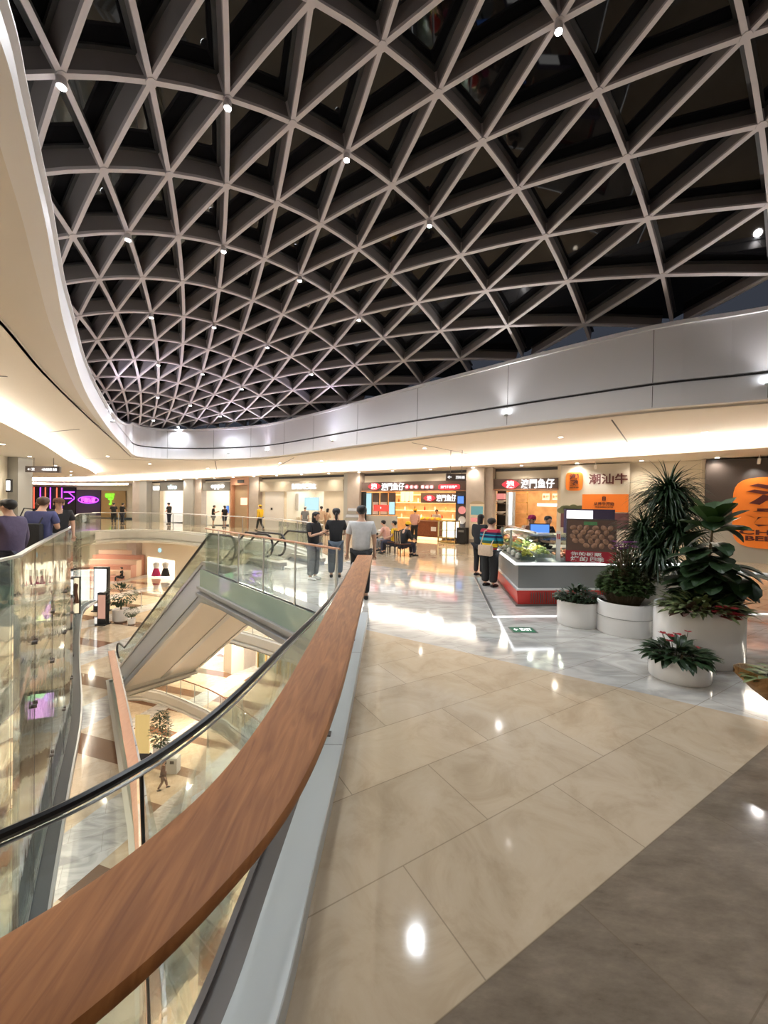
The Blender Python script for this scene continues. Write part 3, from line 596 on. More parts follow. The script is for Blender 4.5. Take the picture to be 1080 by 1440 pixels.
# lower walkway rail with the broad peach oak cap
W1 = smooth_path(v3([(-10.3, 15.1), (-9.0, 13.4), (-7.55, 11.5), (-6.2, 9.7), (-5.07, 8.19), (-3.97, 6.62), (-3.05, 5.2), (-2.41, 4.2), (-1.9, 3.0)], 0), n=5)
o = thing('glass_balustrade', 'curved glass balustrade with broad peach oak cap along the walkway one floor down', 'railing', (W1[0].x, W1[0].y, -5)); T_ = Matrix.Translation(-o.location)
MB().sweep([p + Vector((0, 0, -3.9)) for p in W1], prof).xf(T_).build('handrail', M['oak2'], o, smooth=True)
glass_run(o, [Vector((p.x - o.location.x, p.y - o.location.y, 0)) for p in W1], -0.5, 1.02, panel=1.7, m=M['glass_wavy'])
MB().sweep([p + Vector((0, 0, -4.0)) for p in inset_path(W1, -0.14) and [Vector((q[0], q[1], 0)) for q in inset_path(W1, -0.14)]], [(-0.02, 0), (0.02, 0), (0.02, -0.04), (-0.02, -0.04)]).xf(T_).build('edge_rail', M['steel'], o)
for p, t in walk(W1, 1.0, 0.3):
    nn = Vector((-t.y, t.x, 0)); MB().beam(p + Vector((0, 0, -4.02)) + nn * 0.0, p + Vector((0, 0, -4.02)) - nn * -0.16, t * 0.02, (0, 0, 0.02)).xf(T_).build('bracket', M['dksteel'], o)
balustrade('glass balustrade with steel posts on the far bank one floor down', [(-3.75, 18.75), (-5.2, 19.8), (-6.85, 20.85), (-8.3, 21.8), (-9.5, 22.6)], -5.0, panel=1.2)
balustrade('glass balustrade with steel posts behind the potted tree one floor down', [(-10.4, 24.3), (-12.4, 25.0), (-14.4, 25.4), (-16.6, 25.6)], -5.0, panel=1.3)
l2in = [p for p in l2v if p[1] > 12 and p[0] > -16 and p[0] < -0.5 and (p[1] > 16 or p[0] > -4)]
seg = smooth_path(v3([(-1.45, 12.3), (-2.3, 14.6), (-3.5, 17.1), (-5.5, 19.05), (-9.9, 22.75), (-15.2, 25.4)], 0), n=5)
balustrade('glass balustrade with pale oak rail two floors down', [(p.x, p.y) for p in seg], -10.0, panel=1.25, rail_m='oak2', rail_r=0.035)

# ------------------------------------------------------------ escalators
def arc(c, r, a0, a1, n, ax, az): return [c + ax * (math.cos(a0 + (a1 - a0) * k / n) * r) + az * (math.sin(a0 + (a1 - a0) * k / n) * r) for k in range(n + 1)]
def escalator(label, top, bot, wid, group=None, flat_top=1.6, flat_bot=1.2):
    # top, bot: centre points where the incline meets the landings (walking surface)
    top, bot = Vector(top), Vector(bot); h = Vector((bot.x - top.x, bot.y - top.y, 0)).normalized(); sdv = Vector((-h.y, h.x, 0))
    o = thing('escalator', label, 'escalator', bot, 0, group); T = Matrix.Translation(-bot)
    A = top - h * flat_top; B = bot + h * flat_bot; cl_ = [A, top, bot, B]
    def strip(p, a0, a1, b0, b1):   # box following the profile between lateral a0..a1 and height b0..b1
        mb = MB(); vv = []
        for q in p: vv += [q + sdv * a0 + ZZ * b0, q + sdv * a1 + ZZ * b0, q + sdv * a1 + ZZ * b1, q + sdv * a0 + ZZ * b1]
        n = len(p); ff = [(k * 4 + i, k * 4 + (i + 1) % 4, k * 4 + 4 + (i + 1) % 4, k * 4 + 4 + i) for k in range(n - 1) for i in range(4)] + [(0, 1, 2, 3), tuple((n - 1) * 4 + i for i in (3, 2, 1, 0))]
        return mb.add(vv, ff)
    hw = wid / 2; pt_ = strip([A, top, bot - h * 0.0 , B], -hw + 0.03, hw - 0.03, -0.86, -0.12); pt_.xf(T).build('truss', M['soffit'], o)
    for s in (-1, 1):
        mb = strip(cl_, s * (hw - 0.03), s * hw, -0.86, 0.18); mb.xf(T).build('side_cladding', M['cladding'], o)
        m2 = MB()
        for b0, b1, e in ((-0.90, -0.80, 0.05), (-0.62, -0.58, 0.03), (0.10, 0.20, 0.035)):
            q = strip(cl_, s * (hw - 0.10), s * (hw + e), b0, b1); m2.add(q.v, q.f)
        m2.xf(T).build('side_trim', M['steel'], o)
        hp = hw - 0.18; a_ = sdv * (s * hp); gp = MB(); N_ = 10; R_ = 0.30
        lo = [A + h * 0.5, top, bot, B - h * 0.5]
        path = arc(A + h * 0.5 + a_ + ZZ * 0.64, R_, math.pi * 0.5, math.pi * 1.5, 10, h, ZZ)[::-1]
        path += [top + a_ + ZZ * 0.94, bot + a_ + ZZ * 0.94] + arc(B - h * 0.5 + a_ + ZZ * 0.64, R_, math.pi * 0.5, -math.pi * 0.5, 10, h, ZZ)
        MB().tube(path, 0.032, 8).xf(T).build('handrail', M['black'], o, smooth=True)
        inner = arc(A + h * 0.5 + a_ + ZZ * 0.64, R_ - 0.03, math.pi * 0.5, math.pi * 1.5, 10, h, ZZ)
        vv = []; q = inner[::-1] + [top + a_ + ZZ * 0.91, bot + a_ + ZZ * 0.91] + arc(B - h * 0.5 + a_ + ZZ * 0.64, R_ - 0.03, math.pi * 0.5, -math.pi * 0.5, 10, h, ZZ)
        lowp = [A + h * 0.5 + a_ + ZZ * 0.2] * 11 + [top + a_ + ZZ * 0.2, bot + a_ + ZZ * 0.2] + [B - h * 0.5 + a_ + ZZ * 0.2] * 11
        for u, l in zip(q, lowp): vv += [u + sdv * 0.005, l + sdv * 0.005, l - sdv * 0.005, u - sdv * 0.005]
        n = len(q); gp.add(vv, [(k * 4 + i, k * 4 + (i + 1) % 4, k * 4 + 4 + (i + 1) % 4, k * 4 + 4 + i) for k in range(n - 1) for i in range(4)])
        gp.xf(T).build('glass_panel', M['glass'], o)
    n = max(2, round((top.z - bot.z) / 0.2)); mb = MB(); run = (bot - top); run.z = 0; st = run / n
    for k in range(n):
        p = top + st * k; z = top.z - (k + 1) * (top.z - bot.z) / n
        a, b = p + sdv * -(hw - 0.26), p + sdv * (hw - 0.26)
        mb.beam(Vector((a.x, a.y, z)), Vector((b.x, b.y, z)), (0, 0, 0), (0, 0, 0)) if False else None
        c0 = Vector((p.x, p.y, z)); q = [c0 - sdv * (hw - 0.26), c0 + sdv * (hw - 0.26), c0 + sdv * (hw - 0.26) + st, c0 - sdv * (hw - 0.26) + st]
        mb.add(q + [v + ZZ * -0.2 for v in q], [(0, 1, 2, 3), (4, 7, 6, 5), (0, 4, 5, 1), (1, 5, 6, 2), (2, 6, 7, 3), (3, 7, 4, 0)])
    mb.xf(T).build('steps', M['dksteel'], o)
    for P_, d_ in ((A, h), (bot, h)):
        L_ = flat_top if P_ is A else flat_bot; mb = MB(); mb.beam(P_ - sdv * 0 + ZZ * -0.02, P_ + d_ * L_ + ZZ * -0.02, sdv * (hw - 0.22), ZZ * 0.03); mb.xf(T).build('comb_plate', M['steel'], o)
    return o
E1 = Vector((-0.763, 0.646, 0)); # down direction of the landing pair
he = (Vector((-10.5, 15.8, 0)) - Vector((-4.86, 10.72, 0))).normalized(); pe = Vector((he.y, -he.x, 0))
for k, lab in enumerate(('nearer escalator going down from the landing, its pale underside showing', 'farther escalator going down from the landing, beside the pale one')):
    off = pe * (0.72 + k * 1.46); a = Vector((-4.86, 10.72, 0)) + off; b = a + he * 7.5; b.z = -5.0
    escalator(lab, a, b, 1.42, 'escalators down from the landing')
# a pair two floors further down
for k, lab in enumerate(('left escalator of the pair rising from the lowest floor', 'right escalator of the pair rising from the lowest floor')):
    b = Vector((-7.9 + k * 1.25, 14.7 + k * 0.95, -15.0)); a = b + Vector((4.9, -6.6, 5.0))
    escalator(lab, a, b, 1.4, 'escalators on the lowest floor')
# the escalator behind the glass screen at the left
escalator('grey escalator underside seen through the left glass screen', (-14.0, 15.2, -0.45), (-9.3, 8.7, -5.0), 1.5, None)

# ------------------------------------------------------------ lettering
_tc = {}
def text_mesh(body, bold=0.02, depth=0.02):
    key = (body, bold, depth)
    if key in _tc: return _tc[key]
    c = bpy.data.curves.new('lettering', 'FONT'); c.body = body; c.size = 1; c.extrude = depth / 2; c.offset = bold; c.resolution_u = 2
    t = bpy.data.objects.new('tmp_text', c); C.objects.link(t); bpy.context.view_layer.update()
    dg = bpy.context.evaluated_depsgraph_get(); me = bpy.data.meshes.new_from_object(t.evaluated_get(dg)); bpy.data.objects.remove(t); bpy.data.curves.remove(c)
    xs = [v.co.x for v in me.vertices]; ys = [v.co.y for v in me.vertices]; r = (me, min(xs), max(xs), min(ys), max(ys)); _tc[key] = r; return r
def text(body, s0, s1, z0, z1, t, m, parent=None, Mx=None, bold=0.02, depth=0.03, name='lettering'):
    me, x0, x1, y0, y1 = text_mesh(body, bold); me = me.copy(); kx = (s1 - s0) / (x1 - x0); ky = (z1 - z0) / (y1 - y0); kz = depth / 0.02
    F = Mx or SFM
    for v in me.vertices: v.co = F @ Vector((s0 + (v.co.x - x0) * kx, t + v.co.z * kz, z0 + (v.co.y - y0) * ky))
    if F.determinant() < 0 or True:
        bm = bmesh.new(); bm.from_mesh(me); bmesh.ops.recalc_face_normals(bm, faces=bm.faces); bm.to_mesh(me); bm.free()
    me.materials.clear(); return link(name, me, m, parent)
def eye(s0, s1, z0, z1, t, Mx=None, n=14, d=0.04):
    mb = MB(); cx, cz, w_, h_ = (s0 + s1) / 2, (z0 + z1) / 2, (s1 - s0) / 2, (z1 - z0) / 2; o = []
    for k in range(n + 1): u = -1 + 2 * k / n; o.append((cx + u * w_, cz + h_ * (1 - u * u)))
    for k in range(1, n): u = 1 - 2 * k / n; o.append((cx + u * w_, cz - h_ * (1 - u * u)))
    N = len(o); mb.add([(x, t, z) for x, z in o] + [(x, t + d, z) for x, z in o], [tuple(range(N)), tuple(range(N, 2 * N))[::-1]] + [(i, (i + 1) % N, N + (i + 1) % N, N + i) for i in range(N)])
    return mb.xf(Mx or SFM)
def disc(cx, cz, r, t, Mx=None, d=0.04, rx=None, p=2.0, n=28):
    mb = MB(); rx = rx or r; o = []
    for k in range(n): a = 2 * math.pi * k / n; c, s = math.cos(a), math.sin(a); o.append((cx + rx * math.copysign(abs(c) ** (2 / p), c), cz + r * math.copysign(abs(s) ** (2 / p), s)))
    mb.add([(x, t, z) for x, z in o] + [(x, t + d, z) for x, z in o], [tuple(range(n)), tuple(range(n, 2 * n))[::-1]] + [(i, (i + 1) % n, n + (i + 1) % n, n + i) for i in range(n)])
    return mb.xf(Mx or SFM)
def sbox(s0, s1, t0, t1, z0, z1): return MB().box(s0, t0, z0, s1, t1, z1).xf(SFM)
def sthing(name, label, cat, s, t, group=None, z=0): p = sp(s, t, z); return thing(name, label, cat, p, 0, group)
def sput(mb, name, m, o, **k): return mb.xf(Matrix.Translation(-o.location)).build(name, m, o, **k)
def stext(body, s0, s1, z0, z1, t, m, o, **k):
    x = text(body, s0, s1, z0, z1, t, m, o, **k)
    if o is not None: x.data.transform(Matrix.Translation(-o.location))
    return x
STR = lambda mb, name, m: tag(mb.build(name, m), kind='structure')

# ------------------------------------------------------------ shop fronts: wall, pillars, recesses
def S(px, py=715, t=0): return s_at(px, py, t)[0]
def Zp(px, py, t=0): return s_at(px, py, t)[1]
TOP = 3.76
M['signgrey'] = mat('sign_grey', (0.20, 0.20, 0.19), 0.5); M['signtan'] = mat('sign_tan', (0.50, 0.46, 0.38), 0.5); M['letter_cyan'] = emi('lit_letter_cyan', (0.65, 0.95, 1.0), 1.9)
M['amberwall'] = mat('amber_wall', (0.62, 0.40, 0.22), 0.5, noise=0.2, nscale=3)
holes = [(230, 257, 690), (287, 322, 690), (403, 455, 691), (507, 654, 690), (697, 786, 690)]
mb = MB(); last = S(186)
for a, b, y in holes:
    mb.box(last, -0.12, 0, S(a), 0, TOP); mb.box(S(a), -0.12, Zp((a + b) / 2, y), S(b), 0, TOP); last = S(b)
mb.box(last, -0.12, 0, S(886), 0, TOP); mb.xf(SFM); STR(mb, 'wall_back', M['cream'])
STR(MB().box(S(880), -0.12, 0, 24, 0, TOP).xf(SFM), 'wall_back', M['cream'])
for (a, b, y), mm, dep in zip(holes, ('white', 'cream', 'cream', 'wood', 'wood'), (4, 4, 3, 3.4, 3.4)):
    s0, s1 = S(a) - 0.15, S(b) + 0.15; hz = Zp((a + b) / 2, y) + 0.3
    mb = MB(); mb.box(s0, -dep - 0.1, 0, s1, -dep, hz); mb.box(s0 - 0.1, -dep, 0, s0, -0.12, hz); mb.box(s1, -dep, 0, s1 + 0.1, -0.12, hz); mb.box(s0, -dep, hz, s1, -0.12, hz + 0.1)
    STR(mb.xf(SFM), 'wall_back', M['amberwall'] if mm == 'wood' else M[mm])
    k = sthing('ceiling_light', {'white': 'bright white ceiling light inside the phone shop with the cyan sign', 'cream': 'warm ceiling light inside the shop'}.get(mm, 'amber ceiling light inside the food shop') + ' at %s' % {230: 'the far left', 287: 'the second phone shop', 403: 'the pale cream front', 507: 'the wide fish snack stall', 697: 'the fish snack stall behind the kiosk'}[a], 'ceiling light', (s0 + s1) / 2, -dep / 2, None, hz - 0.03)
    sput(sbox(s0 + 0.4, s1 - 0.4, -dep + 0.5, -0.6, hz - 0.06, hz - 0.01), 'lit_panel', M['kitlamp'] if mm == 'wood' else M['shoplamp'], k)
def pillar(a, b, m='pillar', t=0.35, name='wall_back', zt=TOP):
    STR(sbox(S(a, t=t), S(b, t=t), -0.1, t, 0, zt), name, M[m])
pillar(186, 196, 'pillar'); pillar(196, 206, 'greyp', 0.5); pillar(258, 271, 'greyp', 0.5); pillar(271, 283, 'pillar')
pillar(350, 363, 'pillar'); pillar(483, 488, 'greyp'); pillar(488, 505, 'pillar', 0.5); pillar(655, 680, 'pillar', 0.6); pillar(681, 692, 'pillar', 0.45); pillar(783, 789, 'cream', 0.25)
pillar(985, 992, 'cream', 0.3)
mb = MB()                       # dark recess line over the fronts
for a, b in ((206, 258), (283, 324), (363, 483), (506, 655), (692, 784)): mb.box(S(a), 0, 3.58, S(b), 0.02, 3.72)
STR(mb.xf(SFM), 'trim_10', M['fascia_dark'])
def sign(label, rect, bm_, body, trect, tm, t=0.22, bold=0.03, name='shop_sign'):
    s0, s1, z0, z1 = srect(*rect, t=t); o = sthing(name, label, 'shop sign', (s0 + s1) / 2, 0.1, None, z0)
    sput(sbox(s0, s1, 0.005, t, z0, z1), 'board', M[bm_], o)
    a0, a1, b0, b1 = srect(*trect, t=t); stext(body, a0, a1, b0, b1, t + 0.03, M[tm], o, bold=bold); return o
o = sign('grey shop fascia with a glowing cyan-white lowercase vivo sign', (225, 678, 258, 690), 'signgrey', 'vivo', (236, 681.5, 249, 688), 'letter_cyan', bold=0.04)
o = sign('grey shop fascia with a glowing white lowercase oppo sign', (283, 678, 323, 690), 'signgrey', 'oppo', (297, 681.5, 316, 688.5), 'letter', bold=0.04)
o = sign('pale shop fascia with glowing white BADA lettering', (363, 676, 483, 691), 'signtan', 'BADA', (411, 680, 429, 688), 'letter', bold=0.05)
a0, a1, b0, b1 = srect(429, 680, 445, 688, t=0.22); stext('巴达', a0, a1, b0, b1, 0.25, M['letter'], o, bold=0.03)
# phone shop fittings
s0, s1, z0, z1 = srect(206, 682, 225, None)
o = sthing('shop_door', 'dark grey shuttered doorway with a small lit plate left of the cyan shop', 'door', (s0 + s1) / 2, 0.0); sput(sbox(s0, s1, 0.0, 0.06, 0, z1), 'shutter', M['greyp'], o); sput(sbox(s0, s0 + 0.25, 0.0, 0.14, 0, z1), 'frame', M['char'], o)
a = srect(214, 684, 222, 689, t=0.2); sput(sbox(a[0], a[1], 0.06, 0.12, a[2], a[3]), 'lit_plate', M['whiteemi'], o)
def screen(label, rect, t, m, name='screen', cat='screen', text_=None, tm='maroon', frame='dark', group=None, zb=None):
    s0, s1, z0, z1 = srect(*rect, t=t); 
    if zb is not None: z0 = zb
    o = sthing(name, label, cat, (s0 + s1) / 2, t, group, z0); sput(sbox(s0, s1, t - 0.06, t, z0, z1), 'frame', M[frame], o); sput(sbox(s0 + 0.03, s1 - 0.03, t, t + 0.01, z0 + 0.03, z1 - 0.03), 'display', M[m], o)
    if text_: stext(text_, s0 + (s1 - s0) * 0.15, s1 - (s1 - s0) * 0.15, z0 + (z1 - z0) * 0.3, z1 - (z1 - z0) * 0.3, t + 0.02, M[tm], o)
    return o
M['bluelit'] = emi('blue_screen', (0.10, 0.28, 0.9), 1.2); M['redscreen'] = emi('red_screen', (0.85, 0.06, 0.04), 1.2); M['purplelit'] = emi('purple_neon', (0.40, 0.05, 1.0), 3.0); M['pinklit'] = emi('pink_neon', (1.0, 0.08, 0.9), 3.0); M['greenlit'] = emi('green_neon', (0.16, 1.0, 0.02), 2.5); M['orangelit'] = emi('orange_led', (1.0, 0.10, 0.05), 2.6); M['paper'] = mat('paper', (0.75, 0.73, 0.70), 0.6)
M['pinkred'] = emi('pale_red_panel', (0.9, 0.30, 0.26), 0.9); M['skyblue'] = mat('poster_blue', (0.16, 0.50, 0.72), 0.5); M['coral'] = mat('coral_panel', (0.80, 0.38, 0.28), 0.5, emis=(0.9, 0.4, 0.28), es=0.5)
screen('tall dark display case at the back of the cyan phone shop', (239, 702, 247, 722), -2.6, 'bluelit'); screen('blue product screen on the right in the cyan phone shop', (250, 705, 257, 720), -2.2, 'bluelit')
screen('red promotional wall board inside the oppo shop', (302, 695, 316, 713), -2.5, 'redscreen', text_='RENO', tm='letter'); screen('coral back wall panel of the oppo shop', (290, 697, 301, 722), -2.9, 'coral', frame='cream')
screen('small dark display beside the red board in the oppo shop', (317, 711, 322, 722), -2.2, 'bluelit')
for k, (px, lab) in enumerate(((234, 'white product table in the cyan phone shop'), (296, 'white product table in the oppo shop'), (415, 'cream product table in the pale shop'), (440, 'cream display counter under the cyan screen'))):
    s_ = S(px, t=-1.4); o = sthing('display_table', lab, 'table', s_, -1.4); M_ = M['white'] if k < 2 else M['cream']
    sput(sbox(s_ - 0.8, s_ + 0.8, -1.7, -1.1, 0.86, 0.92), 'table_top', M_, o)
    for a_, b_ in ((-0.7, -1.62), (0.7, -1.62), (-0.7, -1.18), (0.7, -1.18)): sput(sbox(s_ + a_ - 0.04, s_ + a_ + 0.04, b_ - 0.04, b_ + 0.04, 0, 0.86), 'leg', M_, o)
# wood portal
s0, s1, z0, z1 = srect(324, 671, 350, None, t=0.35); o = sthing('wood_portal', 'warm wooden portal with a small dark plate between the phone shops and the pale shop', 'doorway', (s0 + s1) / 2, 0.1)
zz = Zp(337, 682, 0.35); sput(sbox(s0, s1, 0, 0.35, zz, z1 - 0.02), 'lintel', M['oak2'], o); sput(sbox(s0, s0 + 0.15, 0, 0.35, 0, zz), 'jamb', M['oak2'], o); sput(sbox(s1 - 0.15, s1, 0, 0.35, 0, zz), 'jamb', M['oak2'], o)
sput(sbox(s0 + 0.15, s1 - 0.15, 0, 0.04, 0, zz), 'panel', mat('tan_panel', (0.45, 0.33, 0.21), 0.5), o); a = srect(334, 675, 343, 679, t=0.36); sput(sbox(a[0], a[1], 0.35, 0.38, a[2], a[3]), 'plate', M['dark'], o)
a = srect(338, 700, 348, 710, t=0.1); sput(sbox(a[0], a[1], 0.04, 0.07, a[2], a[3]), 'notice', M['coral'], o)
# pale shop
for lab, r, m_ in (('white lightbox with grey photograph in the pale shop', (409, 694, 420, 718), 'paper'), ('cyan screen glowing in the middle of the pale shop', (428, 699, 449, 718), 'cyanlit')): screen(lab, r, -1.0, m_, frame='white')
s0, s1, z0, z1 = srect(373, 691, 399, None, t=0.05); o = sthing('door_panel', 'plain white door panel left of the pale shop opening', 'door', (s0 + s1) / 2, 0.02); sput(sbox(s0, s1, 0.0, 0.05, 0, z1), 'leaf', M['white'], o); a = srect(381, 714, 383, 717, t=0.07); sput(sbox(a[0], a[1], 0.05, 0.09, a[2], a[3]), 'handle', M['dark'], o)

# the fish snack stalls
def stall(lab, rect, y1, eyer, textr, extra=None):
    s0, s1, z0, z1 = srect(*rect, t=0.3); o = sthing('shop_sign', lab, 'shop sign', (s0 + s1) / 2, 0.15, None, z0); sput(sbox(s0, s1, 0.005, 0.3, z0, z1), 'board', M['brown'], o)
    sput(sbox(s0, s1, 0.3, 0.34, z0, z0 + 0.05), 'wood_edge', M['oak2'], o)
    a = srect(*eyer, t=0.3); sput(eye(a[0], a[1], a[2], a[3], 0.31), 'red_emblem', M['redlit'], o); b = (a[1] - a[0]); c = (a[3] - a[2])
    stext('澳', a[0] + b * 0.27, a[1] - b * 0.27, a[2] + c * 0.1, a[3] - c * 0.08, 0.37, M['letter'], o, bold=0.05, name='emblem_mark')
    a = srect(*textr, t=0.3); stext('澳門鱼仔', a[0], a[1], a[2], a[3], 0.34, M['letter'], o, bold=0.018); return o
o = stall('wide brown sign with red eye emblem, white lettering and small lit discs', (506, 677, 655, 691), 691, (518, 679, 536, 689), (537, 679, 569, 689.5))
for k, ch in enumerate('鲜香味' '现卤捞'):
    px = 573 + k * 6.3 + (3 if k > 2 else 0); a = srect(px - 2.8, 681.5, px + 2.8, 688, t=0.3); r = (a[3] - a[2]) / 2
    sput(disc((a[0] + a[1]) / 2, (a[2] + a[3]) / 2, r, 0.31), 'lit_disc', M['redlit'] if k == 0 else M['pinkred'], o); stext(ch, (a[0] + a[1]) / 2 - r * 0.62, (a[0] + a[1]) / 2 + r * 0.62, (a[2] + a[3]) / 2 - r * 0.62, (a[2] + a[3]) / 2 + r * 0.62, 0.36, M['letter'], o, name='disc_mark')
a = srect(617, 681, 647, 688.5, t=0.3); r = (a[3] - a[2]) / 2; sput(disc((a[0] + a[1]) / 2, (a[2] + a[3]) / 2, r, 0.31, rx=(a[1] - a[0]) / 2, p=5), 'lit_pill', M['redlit'], o); stext('澳門手信特产', a[0] + r, a[1] - r, a[2] + r * 0.45, a[3] - r * 0.45, 0.36, M['letter'], o, bold=0.0)
o2 = stall('brown sign with red eye emblem above the stall behind the glass kiosk', (692, 673, 785, 689), 689, (706, 675, 731, 687.5), (733, 673.5, 780, 686.5))
# wide stall inside
s0, s1, z0, z1 = srect(505.5, 691, 512, None, t=0.25); STR(sbox(s0, s1, 0, 0.3, 0, z1), 'trim_11', M['dark'])
for k, (x0, x1, lab, m_) in enumerate(((513, 523, 'tall pale blue menu lightbox, leftmost in the wide stall', 'cyanlit'), (524, 533, 'second menu lightbox from the left in the wide stall', 'paper'), (535, 545, 'third menu lightbox from the left in the wide stall', 'paper'), (547, 556, 'fourth menu lightbox with pale green picture in the wide stall', 'cyanlit'))):
    o = screen(lab, (x0, 693, x1, 724), -0.1, m_, frame='char', name='menu_board', cat='menu board')
    if k: a = srect(x0, 693, x1, 706, t=-0.08); sput(sbox(a[0] + .03, a[1] - .03, -0.09, -0.07, a[2], a[3] - .03), 'photo', M['brown'], o)
a = srect(525, 710, 546, 719, t=0.05); o = sthing('red_banner', 'small red banner across the menu lightboxes', 'banner', (a[0] + a[1]) / 2, 0.0, None, a[2]); sput(sbox(a[0], a[1], -0.02, 0.02, a[2], a[3]), 'cloth', M['redscreen'], o); stext('鱼仔', a[0] + .5, a[1] - .5, a[2] + .15, a[3] - .12, 0.04, M['letter'], o)
s0, s1, z0, z1 = srect(513, 725, 558, None, t=-0.05); STR(sbox(s0, s1, -0.15, -0.05, 0, z1), 'trim_12', M['greyp'])
# inner sign
a = srect(594, 694, 644, 706, t=-1.2); o = sthing('shop_sign', 'second red eye emblem and white lettering hung inside the wide stall', 'shop sign', (a[0] + a[1]) / 2, -1.2, None, a[2]); sput(sbox(a[0] - .1, a[1] + .1, -1.3, -1.2, a[2] - .05, a[3] + .05), 'board', M['brown'], o)
b = srect(596, 696, 613, 705, t=-1.2); sput(eye(b[0], b[1], b[2], b[3], -1.19), 'red_emblem', M['redlit'], o); stext('澳', b[0] + .25, b[1] - .25, b[2] + .05, b[3] - .05, -1.13, M['letter'], o, bold=0.04, name='emblem_mark'); b = srect(614, 695.5, 642, 705, t=-1.2); stext('澳門鱼仔', b[0], b[1], b[2], b[3], -1.17, M['letter'], o, bold=0.018)
b = srect(600, 718, 640, 728, t=-3.2); o = sthing('kitchen_shelf', 'glowing amber kitchen shelf with bottles at the back of the wide stall', 'shelf', (b[0] + b[1]) / 2, -3.2, None, 1.0)
for z_ in (1.05, 1.55, 2.05, 2.55): sput(sbox(b[0] - 2.5, b[1] + .3, -3.35, -3.05, z_, z_ + 0.04), 'board', M['kitchen'], o)
for k in range(22):
    s_ = b[0] - 2.3 + k * 0.24; z_ = (1.59, 2.09, 1.09)[k % 3]; hb = 0.24 + 0.1 * rnd.random(); mm = ('gold', 'wood', 'white', 'kitchen', 'red')[k % 5]
    bo = MB(); bo.lathe([(0.05, 0), (0.055, hb * 0.6), (0.02, hb * 0.8), (0.02, hb)], 8); x = bo.build('bottle', M[mm]); x.location = sp(s_, -3.2, z_); tag(x, 'small bottle on the lit amber shelves of the wide stall', 'bottle', 'bottles on the amber shelves')
# pendant lamps in the wide stall
pl = None
for k, px in enumerate((566, 572, 578)):
    P = sp(S(px, t=-0.8), -0.8, Zp(px, 697, -0.8))
    if pl is None:
        pl = thing('pendant_lamp', 'tubular amber glass pendant lamp hanging in the wide stall', 'lamp', P, 0, 'amber pendant lamps'); MB().lathe([(0.05, -0.35), (0.11, -0.3), (0.12, 0.3), (0.05, 0.38)], 10).build('glass_shade', M['kitchen'], pl); MB().tube([(0, 0, 0.38), (0, 0, 0.9)], 0.012, 6).build('cord', M['dark'], pl)
    else: dup(pl, P)
# counter of the wide stall
s0, s1, z0, z1 = srect(585, 733, 618, None, t=0.15); o = sthing('shop_counter', 'dark wooden shop counter with a strip of light along its foot', 'counter', (s0 + s1) / 2, -0.2)
sput(sbox(s0, s1, -0.5, 0.15, 0.18, z1), 'body', M['wood'], o); sput(sbox(s0 - 0.05, s1, -0.55, 0.2, z1, z1 + 0.05), 'counter_top', M['oak2'], o); sput(sbox(s0 + 0.05, s1 - .05, -0.45, 0.08, 0.02, 0.16), 'foot_light', M['kitchen'], o); a = srect(606, 741, 613, 747, t=0.17); sput(sbox(a[0], a[1], 0.15, 0.17, a[2], a[3]), 'notice', M['paper'], o)
fd = mat('orange_food', (0.75, 0.35, 0.08), 0.5, noise=0.4, nscale=20)
for k in range(7):
    s_ = s0 + 0.3 + k * (s1 - s0 - 0.5) / 6; x = MB(); x.lathe([(0.16, 0), (0.2, 0.05), (0.12, 0.14), (0.03, 0.17)], 10); q = x.build('food_tray', (fd if k % 2 else M['c_yellow'])); q.location = sp(s_, -0.15, z1 + 0.051); tag(q, 'heaped tray of amber snacks on the dark wooden counter', 'food tray', 'trays on the wooden counter')
# gold display cabinet
s0, s1, z0, z1 = srect(616, 732, 641, None, t=0.9); o = sthing('display_cabinet', 'gold framed glass display cabinet before the wide stall', 'cabinet', (s0 + s1) / 2, 0.6)
for a_, b_ in ((s0, s0 + .05), ((s0 + s1) / 2 - .03, (s0 + s1) / 2 + .03), (s1 - .05, s1)):
    for t_ in (0.35, 0.87): sput(sbox(a_, b_, t_, t_ + .05, 0, z1), 'post', M['gold'], o)
for z_ in (0.02, 0.22, z1 - .06): sput(sbox(s0, s1, 0.35, 0.92, z_, z_ + .06), 'rail', M['gold'], o)
sput(sbox(s0 + .05, s1 - .05, 0.38, 0.42, 0.28, z1 - .06), 'back_panel', M['whiteemi'], o); sput(sbox(s0 + .05, s1 - .05, 0.40, 0.86, 0.62, 0.64), 'shelf', M['gold'], o); sput(sbox(s0 + .05, s1 - .05, 0.895, 0.905, 0.28, z1 - .06), 'glass', M['shopglass'], o)
s0, s1, z0, z1 = srect(642, 742, 655, None, t=1.0); o = sthing('litter_bin', 'square black litter bin by the pillar right of the gold cabinet', 'bin', (s0 + s1) / 2, 0.8); sput(MB().box(s0, 0.6, 0.03, s1, 1.0, z1).xf(SFM), 'body', M['dark'], o, bevel=0.02); sput(sbox(s0 + .1, s1 - .1, 0.98, 1.01, z1 - 0.22, z1 - 0.12), 'slot', M['grey'], o)
a = srect(643, 697, 654, 709, t=0.3); screen('blue and white wall screen at the right end of the wide stall', (643, 697, 653, 709), 0.25, 'bluelit')
for y_, m_, lab in ((717, 'pinkred', 'round pale red disc on the wall at the right end of the wide stall'), (731, 'paper', 'round pale cream disc under the pale red one')):
    a = srect(645, y_ - 5, 654, y_ + 6, t=0.1); x = disc((a[0] + a[1]) / 2, (a[2] + a[3]) / 2, (a[3] - a[2]) / 2, 0.05).build('wall_disc', M[m_]); tag(x, lab, 'sign')
STR(sbox(S(641), S(655), 0.0, 0.04, 0, 2.95), 'trim_13', M['char'])
